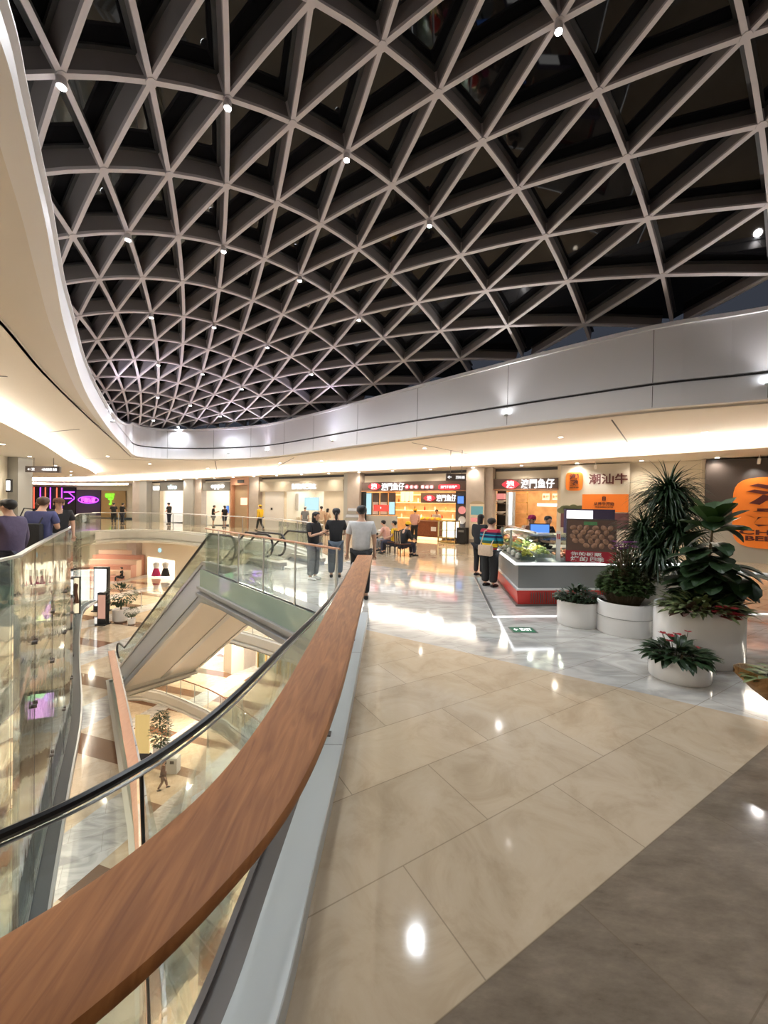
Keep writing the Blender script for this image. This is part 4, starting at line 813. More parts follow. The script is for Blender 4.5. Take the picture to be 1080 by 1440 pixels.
# pillar poster
a = srect(661, 709, 681, 760, t=0.62); o = sthing('poster', 'tall arched poster with a blue heading on the pink-grey pillar', 'poster', (a[0] + a[1]) / 2, 0.62, None, 0.2); b = srect(661, 712, 679, 724, t=0.66)
sput(sbox(a[0], a[1], 0.605, 0.64, 0.25, a[3]), 'backing', M['cream'], o); sput(sbox(b[0] + .05, b[1], 0.64, 0.655, b[2], b[3]), 'blue_heading', M['skyblue'], o); b = srect(662, 728, 677, 734, t=0.66); sput(sbox(b[0], b[1], 0.64, 0.65, b[2], b[3]), 'red_line', M['pinkred'], o)
sput(disc((a[0] + a[1]) / 2, a[3], 0.16, 0.606, rx=(a[1] - a[0]) / 2, d=0.03), 'arched_top', M['khaki'] if 'khaki' in M else M['c_khaki'], o)
a = srect(668, 678, 671, 700, t=0.62)
for k in range(8): pass
vt = ''.join('星河城购物中心'[:0])
# stall behind the kiosk
a = srect(697, 690, 709, 740, t=-0.2); o = sthing('shelf_unit', 'dark shelf unit with white dishes at the left of the stall behind the kiosk', 'shelf', (a[0] + a[1]) / 2, -0.4)
sput(sbox(a[0], a[1], -0.6, -0.5, 0, a[3]), 'back', M['dark'], o)
for z_ in (0.9, 1.45, 2.0): sput(sbox(a[0], a[1], -0.5, -0.2, z_, z_ + .04), 'shelf', M['char'], o)
b = srect(698, 694, 709, 702, t=-0.2); sput(sbox(b[0], b[1], -0.5, -0.19, b[2], b[3]), 'picture', M['pinkred'], o)
for z_ in (1.49, 2.04): x = MB().lathe([(0.1, 0), (0.28, 0.12), (0.26, 0.14), (0.05, 0.05)], 14).build('dish', M['white']); x.location = sp((a[0] + a[1]) / 2, -0.35, z_); tag(x, 'white dish on the %s shelf of the dark shelf unit' % ('middle' if z_ < 1.8 else 'upper'), 'dish')
a = srect(716, 692, 720, 735, t=-0.2); x = sthing('tube_light', 'upright white tube light left in the stall behind the kiosk', 'light', (a[0] + a[1]) / 2, -0.2, None, 1.0); sput(sbox(a[0], a[1], -0.25, -0.2, 1.0, a[3]), 'tube', M['letter'], x); sput(sbox(a[0] - .15, a[1] + .15, -0.32, -0.25, 0.9, a[3]), 'backing', M['steel'], x)
for x0, x1, lab in ((762, 774, 'left lit cream menu board with a red mark behind the kiosk'), (776, 785, 'right lit cream menu board with a red mark behind the kiosk')):
    o = screen(lab, (x0, 693, x1, 704), -1.0, 'kitchen', frame='oak2', name='menu_board', cat='menu board', text_='鱼仔', tm='red')
a = srect(756, 708, 784, 712, t=-0.8); x = sthing('canopy_shelf', 'white lit shelf canopy behind the kiosk', 'shelf', (a[0] + a[1]) / 2, -0.9, None, a[2]); sput(sbox(a[0], a[1], -1.4, -0.7, a[2], a[3]), 'board', M['whiteemi'], x)
a = srect(722, 697, 740, 740, t=-2.0); x = sthing('kitchen_rack', 'golden wire rack inside the stall behind the kiosk', 'rack', (a[0] + a[1]) / 2, -2.2)
for z_ in (0.3, 0.9, 1.5, 2.1, 2.6): sput(sbox(a[0], a[1], -2.4, -2.0, z_, z_ + .03), 'shelf', M['gold'], x)
for a_ in (a[0], a[1] - .04): sput(sbox(a_, a_ + .04, -2.4, -2.36, 0, 2.7), 'post', M['gold'], x)

# hoarding with the beef shop graphics
M['hoard'] = mat('hoarding_print', (0.62, 0.60, 0.54), 0.5)
s0, s1, z0, z1 = srect(789, 658, 886, None, t=0.5); o = sthing('hoarding', 'large pale printed hoarding with orange badge, dark characters and orange banner', 'hoarding', (s0 + s1) / 2, 0.4)
sput(sbox(s0, s1, 0.3, 0.5, 0, 3.7), 'panel', M['hoard'], o)
a = srect(796, 664, 820, 690, t=0.5); cx, cz = (a[0] + a[1]) / 2, (a[2] + a[3]) / 2; sput(disc(cx, cz, (a[3] - a[2]) / 2, 0.5, rx=(a[1] - a[0]) / 2, p=5, d=0.03), 'orange_badge', M['orange'], o)
for ch, y0, y1 in (('潮', 666, 674.5), ('發', 675, 683.5)): b = srect(801, y0, 814, y1, t=0.5); stext(ch, b[0], b[1], b[2], b[3], 0.55, M['maroon'], o, bold=0.03)
b = srect(801, 685, 814, 686.5, t=0.5); stext('CHAO FA BEEF', b[0], b[1], b[2], b[3], 0.55, M['maroon'], o)
b = srect(828, 666, 883, 681, t=0.5); stext('潮汕牛', b[0], b[1], b[2], b[3], 0.52, M['maroon'], o, bold=0.018)
b = srect(819, 695, 884, 720, t=0.53); sput(sbox(b[0], b[1], 0.5, 0.53, b[2], b[3]), 'orange_banner', M['orange'], o); b = srect(835, 706, 864, 711, t=0.53); stext('从养牛开始', b[0], b[1], b[2], b[3], 0.55, M['maroon'], o, bold=0.02); b = srect(847, 698.5, 852, 704, t=0.53); stext('日', b[0], b[1], b[2], b[3], 0.55, M['maroon'], o, bold=0.05)
b = srect(837, 712.5, 862, 714, t=0.53); stext('FROM RAISING CATTLE', b[0], b[1], b[2], b[3], 0.55, M['maroon'], o)
M['leafprint'] = mat('tree_print', (0.16, 0.19, 0.11), 0.6); 
b = srect(789, 712, 818, 722, t=0.5)
for k in range(9): q = b[0] + (b[1] - b[0]) * (k + 0.5) / 9; sput(disc(q, b[2] + 0.12 + 0.05 * (k % 3), 0.13 + 0.04 * (k % 2), 0.5, rx=0.2, d=0.01), 'printed_tree', M['leafprint'], o)
sput(sbox(b[0], s1, 0.5, 0.506, 1.0, b[2] + 0.05), 'printed_plum_band', mat('plum_print', (0.16, 0.07, 0.09), 0.5), o)
# black hoarding with the big orange badge
s0, s1, z0, z1 = srect(993, 648, 1078, None, t=0.5); s1 = s0 + 7.5; o = sthing('hoarding', 'black hoarding at the right with a large orange badge of two dark characters', 'hoarding', (s0 + s1) / 2, 0.4); sput(sbox(s0, s1, 0.3, 0.5, 1.5, 3.7), 'panel', M['char'], o)
sput(sbox(s0, s1, 0.3, 0.48, 0.0, 1.5), 'lower_panel', M['greyp'], o)
a = srect(1031, 674, 1080, 770, t=0.5); r_ = 1.55; cx = a[0] + 1.5; cz = 2.05 + 0.1; a = srect(1031, 671, 1079, 771, t=0.5); hz = (a[3] - a[2]) / 2
sput(disc(cx, (a[2] + a[3]) / 2, hz, 0.5, rx=1.5, p=5, d=0.04), 'orange_badge', M['orange'], o)
b = srect(1050, 680, 1079, 743, t=0.54); zc = (b[2] + b[3]) / 2; ww = (cx - b[0]) 
stext('潮', cx - ww, cx + ww, zc + 0.03, b[3], 0.56, M['maroon'], o, bold=0.03); stext('發', cx - ww, cx + ww, b[2], zc - 0.05, 0.56, M['maroon'], o, bold=0.05)
b = srect(1054, 745, 1079, 761, t=0.54); stext('CHAO FA', cx - ww * 1.15, cx + ww * 1.15, (b[2] + b[3]) / 2 + 0.02, b[3], 0.56, M['maroon'], o, bold=0.03); stext('BEEF SHOP', cx - ww, cx + ww, b[2], (b[2] + b[3]) / 2 - 0.02, 0.56, M['maroon'], o, bold=0.03)
for px, py, lab in ((836, 657, 'white stem spotlight over the pale hoarding'), (1066, 656, 'white stem spotlight over the black hoarding')):
    P = sp(S(px, t=1.1), 1.1, 3.76); x = thing('wall_spotlight', lab, 'spotlight', P); MB().tube([(0, 0, 0), (0, 0, -0.16)], 0.02, 8).build('stem', M['white'], x); MB().tube([(0, 0, -0.14), (SN.x * -0.1, SN.y * -0.1, -0.3)], 0.05, 12).build('head', M['white'], x); spot((SN.x * -0.12, SN.y * -0.12, -0.33), 10, (1, 0.93, 0.82), 90, 0.04, x, (-SN.x * 0.7, -SN.y * 0.7, -1))

# hanging direction signs
def hang_sign(lab, x0, x1, y0, y1, Y, ytop, body, zc=4.16):
    A = at_y(x0, (y0 + y1) / 2, Y); B = at_y(x1, (y0 + y1) / 2, Y); h_ = (at_y(x0, y0, Y).z - at_y(x0, y1, Y).z); o = thing('hanging_sign', lab, 'sign', ((A.x + B.x) / 2, Y, A.z))
    w_ = (B.x - A.x) / 2; MB().box(-w_, -0.06, -h_ / 2, w_, 0.06, h_ / 2).build('board', M['char'], o)
    for s in (-0.55, 0.6): MB().tube([(w_ * s, 0, h_ / 2), (w_ * s, 0, zc - A.z)], 0.012, 6).build('rod', M['char'], o)
    k0 = Matrix(((1, 0, 0, 0), (0, -1, 0, 0), (0, 0, 1, 0), (0, 0, 0, 1)))
    text(body[0], -w_ * 0.85, -w_ * 0.45, -h_ * 0.2, h_ * 0.2, 0.065, M['letter'], o, Mx=k0); text(body[1], -w_ * 0.05, w_ * 0.85, -h_ * 0.22, h_ * 0.22, 0.065, M['letter'], o, Mx=k0, bold=0.0)
hang_sign('long black hanging direction sign with white lettering over the left walkway', 37, 85, 655.5, 664, 19.5, 640, ('←卫', '→自动扶梯 直梯'))
hang_sign('small black hanging direction sign before the pink-grey pillar', 627, 655, 666, 676, 16.6, 655, ('←', '卫生间 扶梯'))

# far end of the left walkway: dark LED front, neon logos
YE = 46.0
def ex(px, Y=YE): return at_y(px, 704, Y).x
def ez(px, py, Y=YE): return at_y(px, py, Y).z
STR(MB().box(-60, YE, 0, ex(200), YE + 0.2, 4.16), 'wall_far', M['cream'])
o = thing('led_wall', 'long black shop front with upright red and violet light strips at the far left', 'light wall', (ex(65), YE - 0.1, 0)); T_ = Matrix.Translation(-o.location)
MB().box(ex(22), YE - 0.2, 0, ex(108), YE - 0.05, ez(65, 684.5)).xf(T_).build('panel', M['dark'], o)
for k, px in enumerate((27, 36, 43, 50, 59, 66, 73, 82, 89)): MB().box(ex(px) - 0.05, YE - 0.24, 0.9, ex(px) + 0.05, YE - 0.2, ez(65, 685.5)).xf(T_).build('light_strip', M['orangelit'] if k % 2 else M['purplelit'], o)
for q in (((92, 692), (107, 692)), ((98, 692), (107, 700)), ((98, 708), (107, 701)), ((93, 701), (103, 701))):
    MB().beam((ex(q[0][0]), YE - 0.24, ez(*q[0])), (ex(q[1][0]), YE - 0.24, ez(*q[1])), (0, 0, 0.07), (0, 0.03, 0)).xf(T_).build('light_line', M['purplelit'], o)
o = thing('neon_sign', 'dark wall sign with a glowing magenta neon logo inside a violet loop', 'neon sign', (ex(126), YE - 0.1, 1.5)); T_ = Matrix.Translation(-o.location)
MB().box(ex(109), YE - 0.2, 0.2, ex(143), YE - 0.05, ez(126, 689)).xf(T_).build('panel', M['c_purple'], o)
cx, cz = ex(126.5), ez(126, 703); lp_ = []
for k in range(32): a = 2 * math.pi * k / 32; lp_.append((cx + 1.15 * math.cos(a), YE - 0.26, cz + 0.38 * math.sin(a)))
MB().tube(lp_, 0.05, 6, closed=True).xf(T_).build('neon_loop', M['purplelit'], o)
k0 = Matrix(((1, 0, 0, 0), (0, -1, 0, 0), (0, 0, 1, 0), (0, 0, 0, 1)))
x = text('超级玩家', cx - 0.8, cx + 0.85, cz - 0.3, cz + 0.3, -(YE - 0.3), M['pinklit'], o, Mx=k0, bold=0.03); x.data.transform(T_)
o = thing('neon_sign', 'tan wall with a bright green neon logo', 'neon sign', (ex(160), YE - 0.1, 1.5)); T_ = Matrix.Translation(-o.location)
MB().box(ex(144), YE - 0.2, 0, ex(178), YE - 0.05, ez(160, 690)).xf(T_).build('panel', mat('tan_wall', (0.45, 0.30, 0.12), 0.5), o)
x = text('OMAY', ex(150), ex(163), ez(160, 700), ez(160, 694), -(YE - 0.24), M['greenlit'], o, Mx=k0, bold=0.05); x.data.transform(T_)
x = text('丁', ex(154), ex(161), ez(160, 710), ez(160, 701), -(YE - 0.24), M['greenlit'], o, Mx=k0, bold=0.05); x.data.transform(T_)
# left wall, its pillar and small screen
WL = [(-18.4, 19.6), (-25, 19.6), (-25, -8), (-9.2, -8), (-10.4, 3.0)]
STR(MB().prism(WL, 0, 3.9), 'wall_left', M['cream'])
STR(MB().box(-18.35, 19.3, 0, -17.75, 20.1, 3.87), 'wall_left', M['greyp'])
o = thing('wall_screen', 'small lit white sign plate on the left edge wall', 'sign', (at_y(13, 683, 18.9).x, 18.9, at_y(13, 683, 18.9).z)); MB().box(-0.12, -0.05, -0.3, 0.12, 0.05, 0.3).build('frame', M['dark'], o); MB().box(-0.09, -0.06, -0.22, 0.09, -0.05, 0.24).build('display', M['whiteemi'], o)
# enclosing walls behind the camera and to the right
STR(MB().box(-26, -8.3, 0, 22, -8, 4.2), 'wall_front', M['cream']); STR(MB().box(21.7, -8, 0, 22, 12, 4.2), 'wall_right', M['cream'])

# ------------------------------------------------------------ the glass food kiosk
KA, KB = Vector((2.45, 7.2, 0)), Vector((2.95, 10.7, 0)); KU = (KB - KA).normalized(); KR = Vector((0.995, 0.10, 0)).normalized()
KW, KL = 3.4, 3.5
def kp(a, b, z=0): return KA + KR * a + KU * b + ZZ * z
kiosk = thing('food_kiosk', 'grey island food counter with a glowing white edge line and red slatted foot', 'kiosk', KA)
KT = Matrix.Translation(-KA)
def kprism(pts, z0, z1): return MB().prism([(kp(a, b).x, kp(a, b).y) for a, b in pts], z0, z1).xf(KT)
ring = [(0, 0), (KW, 0), (KW, KL), (0, KL)]
def ringpath(d, z): return [kp(-d, -d, z), kp(KW + d, -d, z), kp(KW + d, KL + d, z), kp(-d, KL + d, z)]
MB().sweep(ringpath(0, 0), [(0.0, 0.32), (0.0, 0.74), (0.75, 0.74), (0.75, 0.32)], closed=True).xf(KT).build('body', M['grey'], kiosk)
MB().sweep(ringpath(0, 0), [(0.01, 0.0), (-0.02, 0.29), (0.75, 0.29), (0.75, 0.0)], closed=True).xf(KT).build('red_foot', M['red'], kiosk)
MB().sweep(ringpath(0, 0), [(-0.03, 0.285), (-0.03, 0.325), (0.02, 0.325), (0.02, 0.285)], closed=True).xf(KT).build('white_trim', M['white'], kiosk)
MB().sweep(ringpath(0, 0), [(-0.04, 0.0), (-0.04, 0.03), (0.02, 0.03), (0.02, 0.0)], closed=True).xf(KT).build('plinth_trim', M['dksteel'], kiosk)
mb = MB()
for k in range(54): p = kp(0.25 + k * 0.045, -0.012); mb.beam(p + ZZ * 0.05, p + ZZ * 0.25 - KU * 0.012, KR * 0.006, -KU * 0.012)
mb.xf(KT).build('foot_slats', M['dksteel'], kiosk)
MB().sweep(ringpath(0.06, 0), [(0.0, 0.745), (0.0, 0.80), (0.82, 0.80), (0.82, 0.745)], closed=True).xf(KT).build('counter_top', M['steel'], kiosk)
MB().sweep(ringpath(0.062, 0), [(-0.012, 0.752), (-0.012, 0.79), (0.0, 0.79), (0.0, 0.752)], closed=True).xf(KT).build('edge_light', emi('edge_light', (0.95, 0.97, 1.0), 5), kiosk)
MB().sweep([kp(-0.55, -0.75, 0), kp(KW + 1, -0.75, 0)] , [(0, 0.0), (0, 0.012), (0.05, 0.012), (0.05, 0.0)]).xf(KT).build('floor_light_line', M['letter'], kiosk)
MB().sweep([kp(-0.55, KL, 0), kp(-0.55, -0.7, 0)], [(0, 0.0), (0, 0.012), (0.05, 0.012), (0.05, 0.0)]).xf(KT).build('floor_light_line', M['steel'], kiosk)
# curved glass guard
gp = [(0.06, 0.80), (0.055, 1.05), (0.10, 1.18), (0.22, 1.27), (0.42, 1.31), (0.42, 1.302), (0.225, 1.262), (0.108, 1.175), (0.063, 1.05), (0.068, 0.80)]
MB().sweep([kp(0, KL, 0), kp(0, 0, 0), kp(1.55, 0, 0)], [(a, z) for a, z in gp]).xf(KT).build('glass_guard', M['shopglass'], kiosk, smooth=True)
for a, b in ((0.95, 0.03), (0.07, 1.2), (0.07, 2.4)): MB().beam(kp(a, b, 0.80), kp(a, b, 1.32), KR * 0.022, KU * 0.03).xf(KT).build('guard_post', M['steel'], kiosk)
MB().beam(kp(0.42, 0.42, 1.30), kp(0.42, KL, 1.30), KR * 0.02, ZZ * 0.02).xf(KT).build('guard_rail', M['steel'], kiosk)
MB().beam(kp(0.45, 0.42, 1.27), kp(0.45, KL - .2, 1.27), KR * 0.02, ZZ * 0.02).xf(KT).build('case_light', M['letter'], kiosk)
for b_ in (0.8, 1.7, 2.6, 3.3): spot(KT.inverted() @ Vector((0, 0, 0)) * 0 + (KR * 0.45 + KU * b_ + ZZ * 1.26), 9, (1, 0.93, 0.80), 160, 0.04, kiosk)
for a_ in (1.0, 1.4): spot(KR * a_ + KU * 0.42 + ZZ * 1.26, 9, (1, 0.93, 0.80), 160, 0.04, kiosk)
# trays of food
fm = [mat('food_' + n, c, 0.5, noise=0.45, nscale=25, bump=0.6, bscale=60) for n, c in (('yellow', (0.80, 0.58, 0.12)), ('green', (0.30, 0.36, 0.10)), ('red', (0.72, 0.14, 0.06)), ('cream', (0.80, 0.66, 0.42)), ('brown', (0.22, 0.10, 0.05)), ('lime', (0.60, 0.62, 0.22)))]
fn = ['yellow', 'green', 'red', 'cream', 'brown', 'pale green']
def tray(P, m_, lab, w_=0.13, l_=0.17, u=KU, r_=KR):
    o = thing('food_tray', lab, 'food tray', P, 0, 'trays of food in the glass kiosk'); mb = MB(); mb.beam(-u * l_, u * l_, r_ * w_, ZZ * 0.012); mb.beam(-u * l_, u * l_, r_ * 0.006, ZZ * 0.06); mb.v = [v for v in mb.v]
    for s in (-1, 1): mb.beam(-u * l_ + r_ * w_ * s, u * l_ + r_ * w_ * s, r_ * 0.006, ZZ * 0.07); mb.beam(-r_ * w_ + u * l_ * s, r_ * w_ + u * l_ * s, u * 0.006, ZZ * 0.07)
    mb.build('tray', M['steel'], o); hb = MB(); rr = random.Random(int(P.x * 100 + P.y * 1000)); n = 46
    for k in range(n):
        a, b = rr.uniform(-.85, .85), rr.uniform(-.85, .85); z = 0.04 + 0.15 * (1 - max(abs(a), abs(b))) + rr.uniform(0, .02); c = r_ * (a * w_) + u * (b * l_) + ZZ * z; s_ = rr.uniform(0.018, 0.034)
        hb.lathe([(s_ * 0.5, -s_ * .7), (s_, -s_ * .1), (s_ * 0.75, s_ * .5), (s_ * .2, s_ * .8)], 6, c=tuple(c))
    f = hb.build('food_heap', m_, o, smooth=True); f['kind'] = 'stuff'; return o
cols_ = [0, 0, 3, 5, 0, 3, 5, 1]
for r in range(2):
    for k in range(8):
        c = cols_[(k + r * 3) % 8]; tray(kp(0.22 + r * 0.32, 0.35 + k * 0.39, 0.802 + r * 0.05), fm[c], 'steel tray of %s snacks, %s left row of the kiosk, %s' % (fn[c], ('outer', 'inner')[r], ('at the near corner', 'second from the corner', 'third from the corner', 'fourth from the corner', 'fourth from the back', 'third from the back', 'second from the back', 'at the back')[k]))
for r in range(2):
    for k in range(3):
        c = (2, 2, 3, 4, 2, 0)[k + r * 3]; tray(kp(0.95 + k * 0.32, 0.20 + r * 0.36, 0.802), fm[c], 'steel tray of %s snacks, %s row before the kiosk glass, %s' % (fn[c], ('front', 'rear')[r], ('leftmost', 'middle', 'nearest the poster')[k]), 0.14, 0.16)
# bags in the outer strip
bagm = mat('plastic_bag', (0.42, 0.42, 0.36), 0.25, noise=0.4, nscale=30, coat=0.4)
for k in range(6):
    b = kp(0.09, 0.35 + k * 0.5, 0.802); x = MB().lathe([(0.05, 0), (0.085, 0.03), (0.08, 0.10), (0.03, 0.14), (0.05, 0.165)], 9).build('snack_bag', bagm, smooth=True); x.location = b; tag(x, 'clear bag of snacks lying along the left edge of the kiosk counter', 'bag', 'bags along the kiosk edge')
# clear tubs on the inner shelf
tub = None
for k in range(7):
    P = kp(0.62, 0.75 + k * 0.4, 0.90)
    if tub is None:
        tub = thing('clear_tub', 'clear round tub on the inner side of the kiosk counter', 'tub', P, 0, 'clear tubs on the kiosk'); MB().lathe([(0.075, -0.098), (0.09, 0.16), (0.088, 0.165), (0.07, -0.09)], 14).build('tub_wall', M['shopglass'], tub); MB().lathe([(0.06, -0.09), (0.078, 0.05), (0.03, 0.07)], 12).build('contents', fm[3], tub)
    else: dup(tub, P)
# red scale tops, bowls
for a, b, m_, lab in ((1.6, 1.0, 'red', 'red round scale on the kiosk counter near the poster'), (0.55, 2.95, 'red', 'dark red tub at the back of the kiosk case')):
    x = MB().lathe([(0.13, 0), (0.14, 0.1), (0.11, 0.28), (0.16, 0.30), (0.16, 0.33)], 18).build('counter_scale', M[m_]); x.location = kp(a, b, 0.802 if b > 2 else 0.802); tag(x, lab, 'scale')
x = thing('till_stand', 'steel till stand behind the front of the kiosk', 'stand', kp(1.6, 1.0, 0)); MB().lathe([(0.2, 0), (0.2, 0.8)], 12).build('cabinet', M['steel'], x)
P = kp(0.95, 2.2, 0); o = thing('till_monitor', 'blue glowing till monitor on the kiosk counter', 'monitor', P); Q = [(-0.20, 0), (0.20, 0)]
MB().box(-0.24, -0.02, 1.12, 0.24, 0.02, 1.42).build('bezel', M['dark'], o); MB().box(-0.22, -0.03, 1.14, 0.22, -0.02, 1.40).build('display', M['bluelit'], o); MB().tube([(0, 0.02, 0.80), (0, 0.02, 1.15)], 0.025, 8).build('stand', M['dark'], o); MB().box(-0.3, -0.2, 0, 0.3, 0.2, 0.8).build('till_base', M['grey'], o)
# poster with the roasted nuts
A = at_y(797, 720, 7.3); B = at_y(868, 720, 7.0); pu = (Vector((B.x, B.y, 0)) - Vector((A.x, A.y, 0))); pw = pu.length; pu.normalize(); pn = Vector((pu.y, -pu.x, 0))
PM = Matrix(((pu.x, pn.x, 0, 0), (pu.y, pn.y, 0, 0), (0, 0, 1, 0), (0, 0, 0, 1)))
base = Vector((A.x, A.y, 0)); zb, zt_ = 0.815, 1.60
o = thing('poster_board', 'standing poster of roasted chestnuts with a dark red band of white characters', 'poster', base + ZZ * zb)
def pbox(s0, s1, t0, t1, z0, z1): return MB().box(s0, t0, z0 - zb, s1, t1, z1 - zb).xf(PM)
pbox(0, pw, -0.03, 0, zb, zt_).build('board', M['char'], o); pbox(0, pw, 0, 0.004, zb, 1.02).build('red_band', mat('crimson_print', (0.35, 0.015, 0.03), 0.5), o); pbox(0.02, pw, 0, 0.003, 1.02, zt_ - 0.02).build('picture_ground', mat('brown_print', (0.13, 0.075, 0.055), 0.5), o)
pbox(pw * 0.35, pw * 0.62, 0.002, 0.006, 1.49, 1.55).build('green_tag', M['c_green'], o)
nut = mat('chestnut', (0.34, 0.19, 0.12), 0.3, noise=0.4, nscale=14); k = 0
for z_ in (1.12, 1.20, 1.28, 1.36, 1.44):
    for q in range(6):
        cx = 0.10 + q * (pw - 0.12) / 5.6 + rnd.uniform(-.02, .02) + (0.05 if int(z_ * 100) % 16 else 0)
        if cx > pw - 0.06 or (z_ < 1.18 and cx < 0.25): continue
        mb = MB(); mb.lathe([(0.005, 0.022), (0.035, 0.016), (0.052, 0.002)], 14, c=(0, 0, 0)); rot = Matrix.Translation((cx, 0.004, z_ - zb)) @ Matrix.Rotation(R(-90), 4, 'X') @ Matrix.Rotation(rnd.random() * 3, 4, 'Z') @ Matrix.Diagonal((1.05, 0.82, 0.6, 1)); mb.xf(PM @ rot).build('printed_nut', nut, o, smooth=True)
PT = PM.copy()
for body, s0, s1, z0, z1 in (('你的板栗', 0.08, pw * 0.72, 0.93, 1.00), ('烤的', 0.08, 0.36, 0.83, 0.92), ('四季', 0.40, 0.62, 0.83, 0.92)):
    text(body, s0, s1, z0 - zb, z1 - zb, 0.008, M['paper'], o, Mx=PT, bold=0.02, depth=0.004)
o2 = screen  # the small white slogan strip and the violet box behind
x = thing('price_strip', 'narrow white upright price strip left of the chestnut poster', 'sign', base - pu * 0.12 + ZZ * zb); MB().box(-0.05, 0.02, 0.0, 0.03, 0.03, 0.55).xf(PM).build('board', M['paper'], x); text('新品', -0.04, 0.02, 0.4, 0.5, 0.034, M['red'], x, Mx=PM, depth=0.003)
P = kp(1.75, 1.6, 0); o = thing('light_box', 'white and violet lit picture box behind the chestnut poster', 'light box', P); MB().box(-0.35, -0.05, 1.2, 0.75, 0.05, 1.78).build('case', M['c_purple'], o); MB().box(-0.33, -0.06, 1.25, 0.25, -0.05, 1.75).build('display', M['whiteemi'], o); MB().box(-0.1, -0.04, 0, 0.1, 0.04, 1.2).build('post', M['steel'], o)
# small green exit mark set in the floor
P = at_z(735, 886, 0.0); o = thing('floor_exit_sign', 'small green emergency exit mark in the floor near the kiosk', 'floor sign', (P.x, P.y, 0)); MB().box(-0.16, -0.11, 0.0, 0.16, 0.11, 0.006).build('plate', emi('exit_green', (0.02, 0.30, 0.13), 0.5), o); MB().box(-0.18, -0.13, 0.0, 0.18, 0.13, 0.003).build('rim', M['dksteel'], o)
k1 = Matrix(((1, 0, 0, 0), (0, 0, 1, 0), (0, 1, 0, 0), (0, 0, 0, 1))); text('← EXIT', -0.13, 0.13, -0.05, 0.06, 0.008, M['letter'], o, Mx=k1, depth=0.002)

# ------------------------------------------------------------ planters and plants
M['lf'] = mat('leaf_dark', (0.018, 0.042, 0.014), 0.38, noise=0.35, nscale=9); M['lf2'] = mat('leaf_mid', (0.045, 0.085, 0.022), 0.4, noise=0.35, nscale=6); M['lfig'] = mat('fig_leaf', (0.040, 0.085, 0.022), 0.35, noise=0.25, nscale=5)
M['lfv'] = mat('variegated_leaf', (0.14, 0.17, 0.07), 0.42, noise=0.75, nscale=16); M['lfr'] = mat('red_bract', (0.32, 0.012, 0.022), 0.45, noise=0.3); M['flp'] = mat('purple_petal', (0.16, 0.02, 0.16), 0.5); M['stem'] = mat('stem', (0.10, 0.075, 0.04), 0.7); M['soil'] = mat('soil', (0.03, 0.022, 0.015), 0.9, bump=0.6, nscale=30); M['bronze'] = mat('bronze_leaf', (0.10, 0.05, 0.035), 0.5, noise=0.3)
def planter(lab, c, rx, ry, h, rz=0, lower=None):
    o = thing('planter', lab, 'planter', (c[0], c[1], 0), rz)
    MB().lathe([(0.97, 0.0), (1.0, 0.02), (1.0, h - 0.015), (0.985, h), (0.93, h), (0.92, h - 0.06), (0.9, h - 0.1)], 48, rx, ry).build('pot', M['white'], o, smooth=True)
    MB().lathe([(0.92, h - 0.07), (0.5, h - 0.055), (0.1, h - 0.05)], 32, rx, ry).build('soil', M['soil'], o)
    if lower: MB().lathe([(1.02, lower - 0.006), (1.02, lower), (0.99, lower)], 48, rx, ry).build('band_line', M['grey'], o)
    return o
PL = {'front': ((3.17, 4.22), 0.285, 0.27, 0.225), 'tall': ((3.80, 4.78), 0.46, 0.42, 0.63), 'back': ((4.02, 6.1), 0.50, 0.45, 0.77), 'mid': ((3.52, 5.78), 0.36, 0.36, 0.45), 'left': ((3.03, 6.15), 0.30, 0.32, 0.37)}
planter('low white oval planter of red-flowered plants, nearest on the floor', *PL['front']); planter('large white round planter with a poinsettia at its rim, right of the group', *PL['tall'])
planter('tallest white planter at the back of the group under the strap-leaved tree', *PL['back']); planter('white oval planter with trailing ivy in the middle of the group', *PL['mid'], lower=0.25); planter('small white round planter at the left end of the group by the kiosk', *PL['left'])
def leaf(mb, p, d, L, W, bend=0.5, n=5, roll=0.0, cup=0.15, shape='oval', m=None):
    # a leaf blade growing from p along direction d, drooping by bend
    d = Vector(d).normalized(); side = d.cross(ZZ); side = side.normalized() if side.length > 0.05 else Vector((1, 0, 0)); side = Matrix.Rotation(roll, 3, d) @ side
    q = Vector(p); vv = []
    for k in range(n + 1):
        f = k / n
        wv = {'oval': math.sin(math.pi * min(1, f * 0.93 + 0.05)) ** 0.8, 'strap': (1 - f) ** 0.5 * 0.9 + 0.1 * (1 - f), 'fig': (math.sin(math.pi * f ** 1.5 * 0.96 + 0.06)) ** 0.7, 'point': max(0.02, math.sin(math.pi * (f * 0.98) ** 0.7))}[shape] * W / 2
        nrm = side.cross(d).normalized(); vv += [q - side * wv + nrm * cup * wv, q.copy(), q + side * wv + nrm * cup * wv]
        dd = Vector((d.x, d.y, d.z - bend / n)); d = dd.normalized(); q = q + d * (L / n)
    mb.add(vv, [(k * 3 + i, k * 3 + i + 1, k * 3 + i + 4, k * 3 + i + 3) for k in range(n) for i in (0, 1)], m)
def sph(rr, up=0.0, down=-1): 
    while True:
        v = Vector((rr.uniform(-1, 1), rr.uniform(-1, 1), rr.uniform(-1, 1)))
        if 0.2 < v.length < 1: 
            v.normalize()
            if v.z >= down: return (v + ZZ * up).normalized()
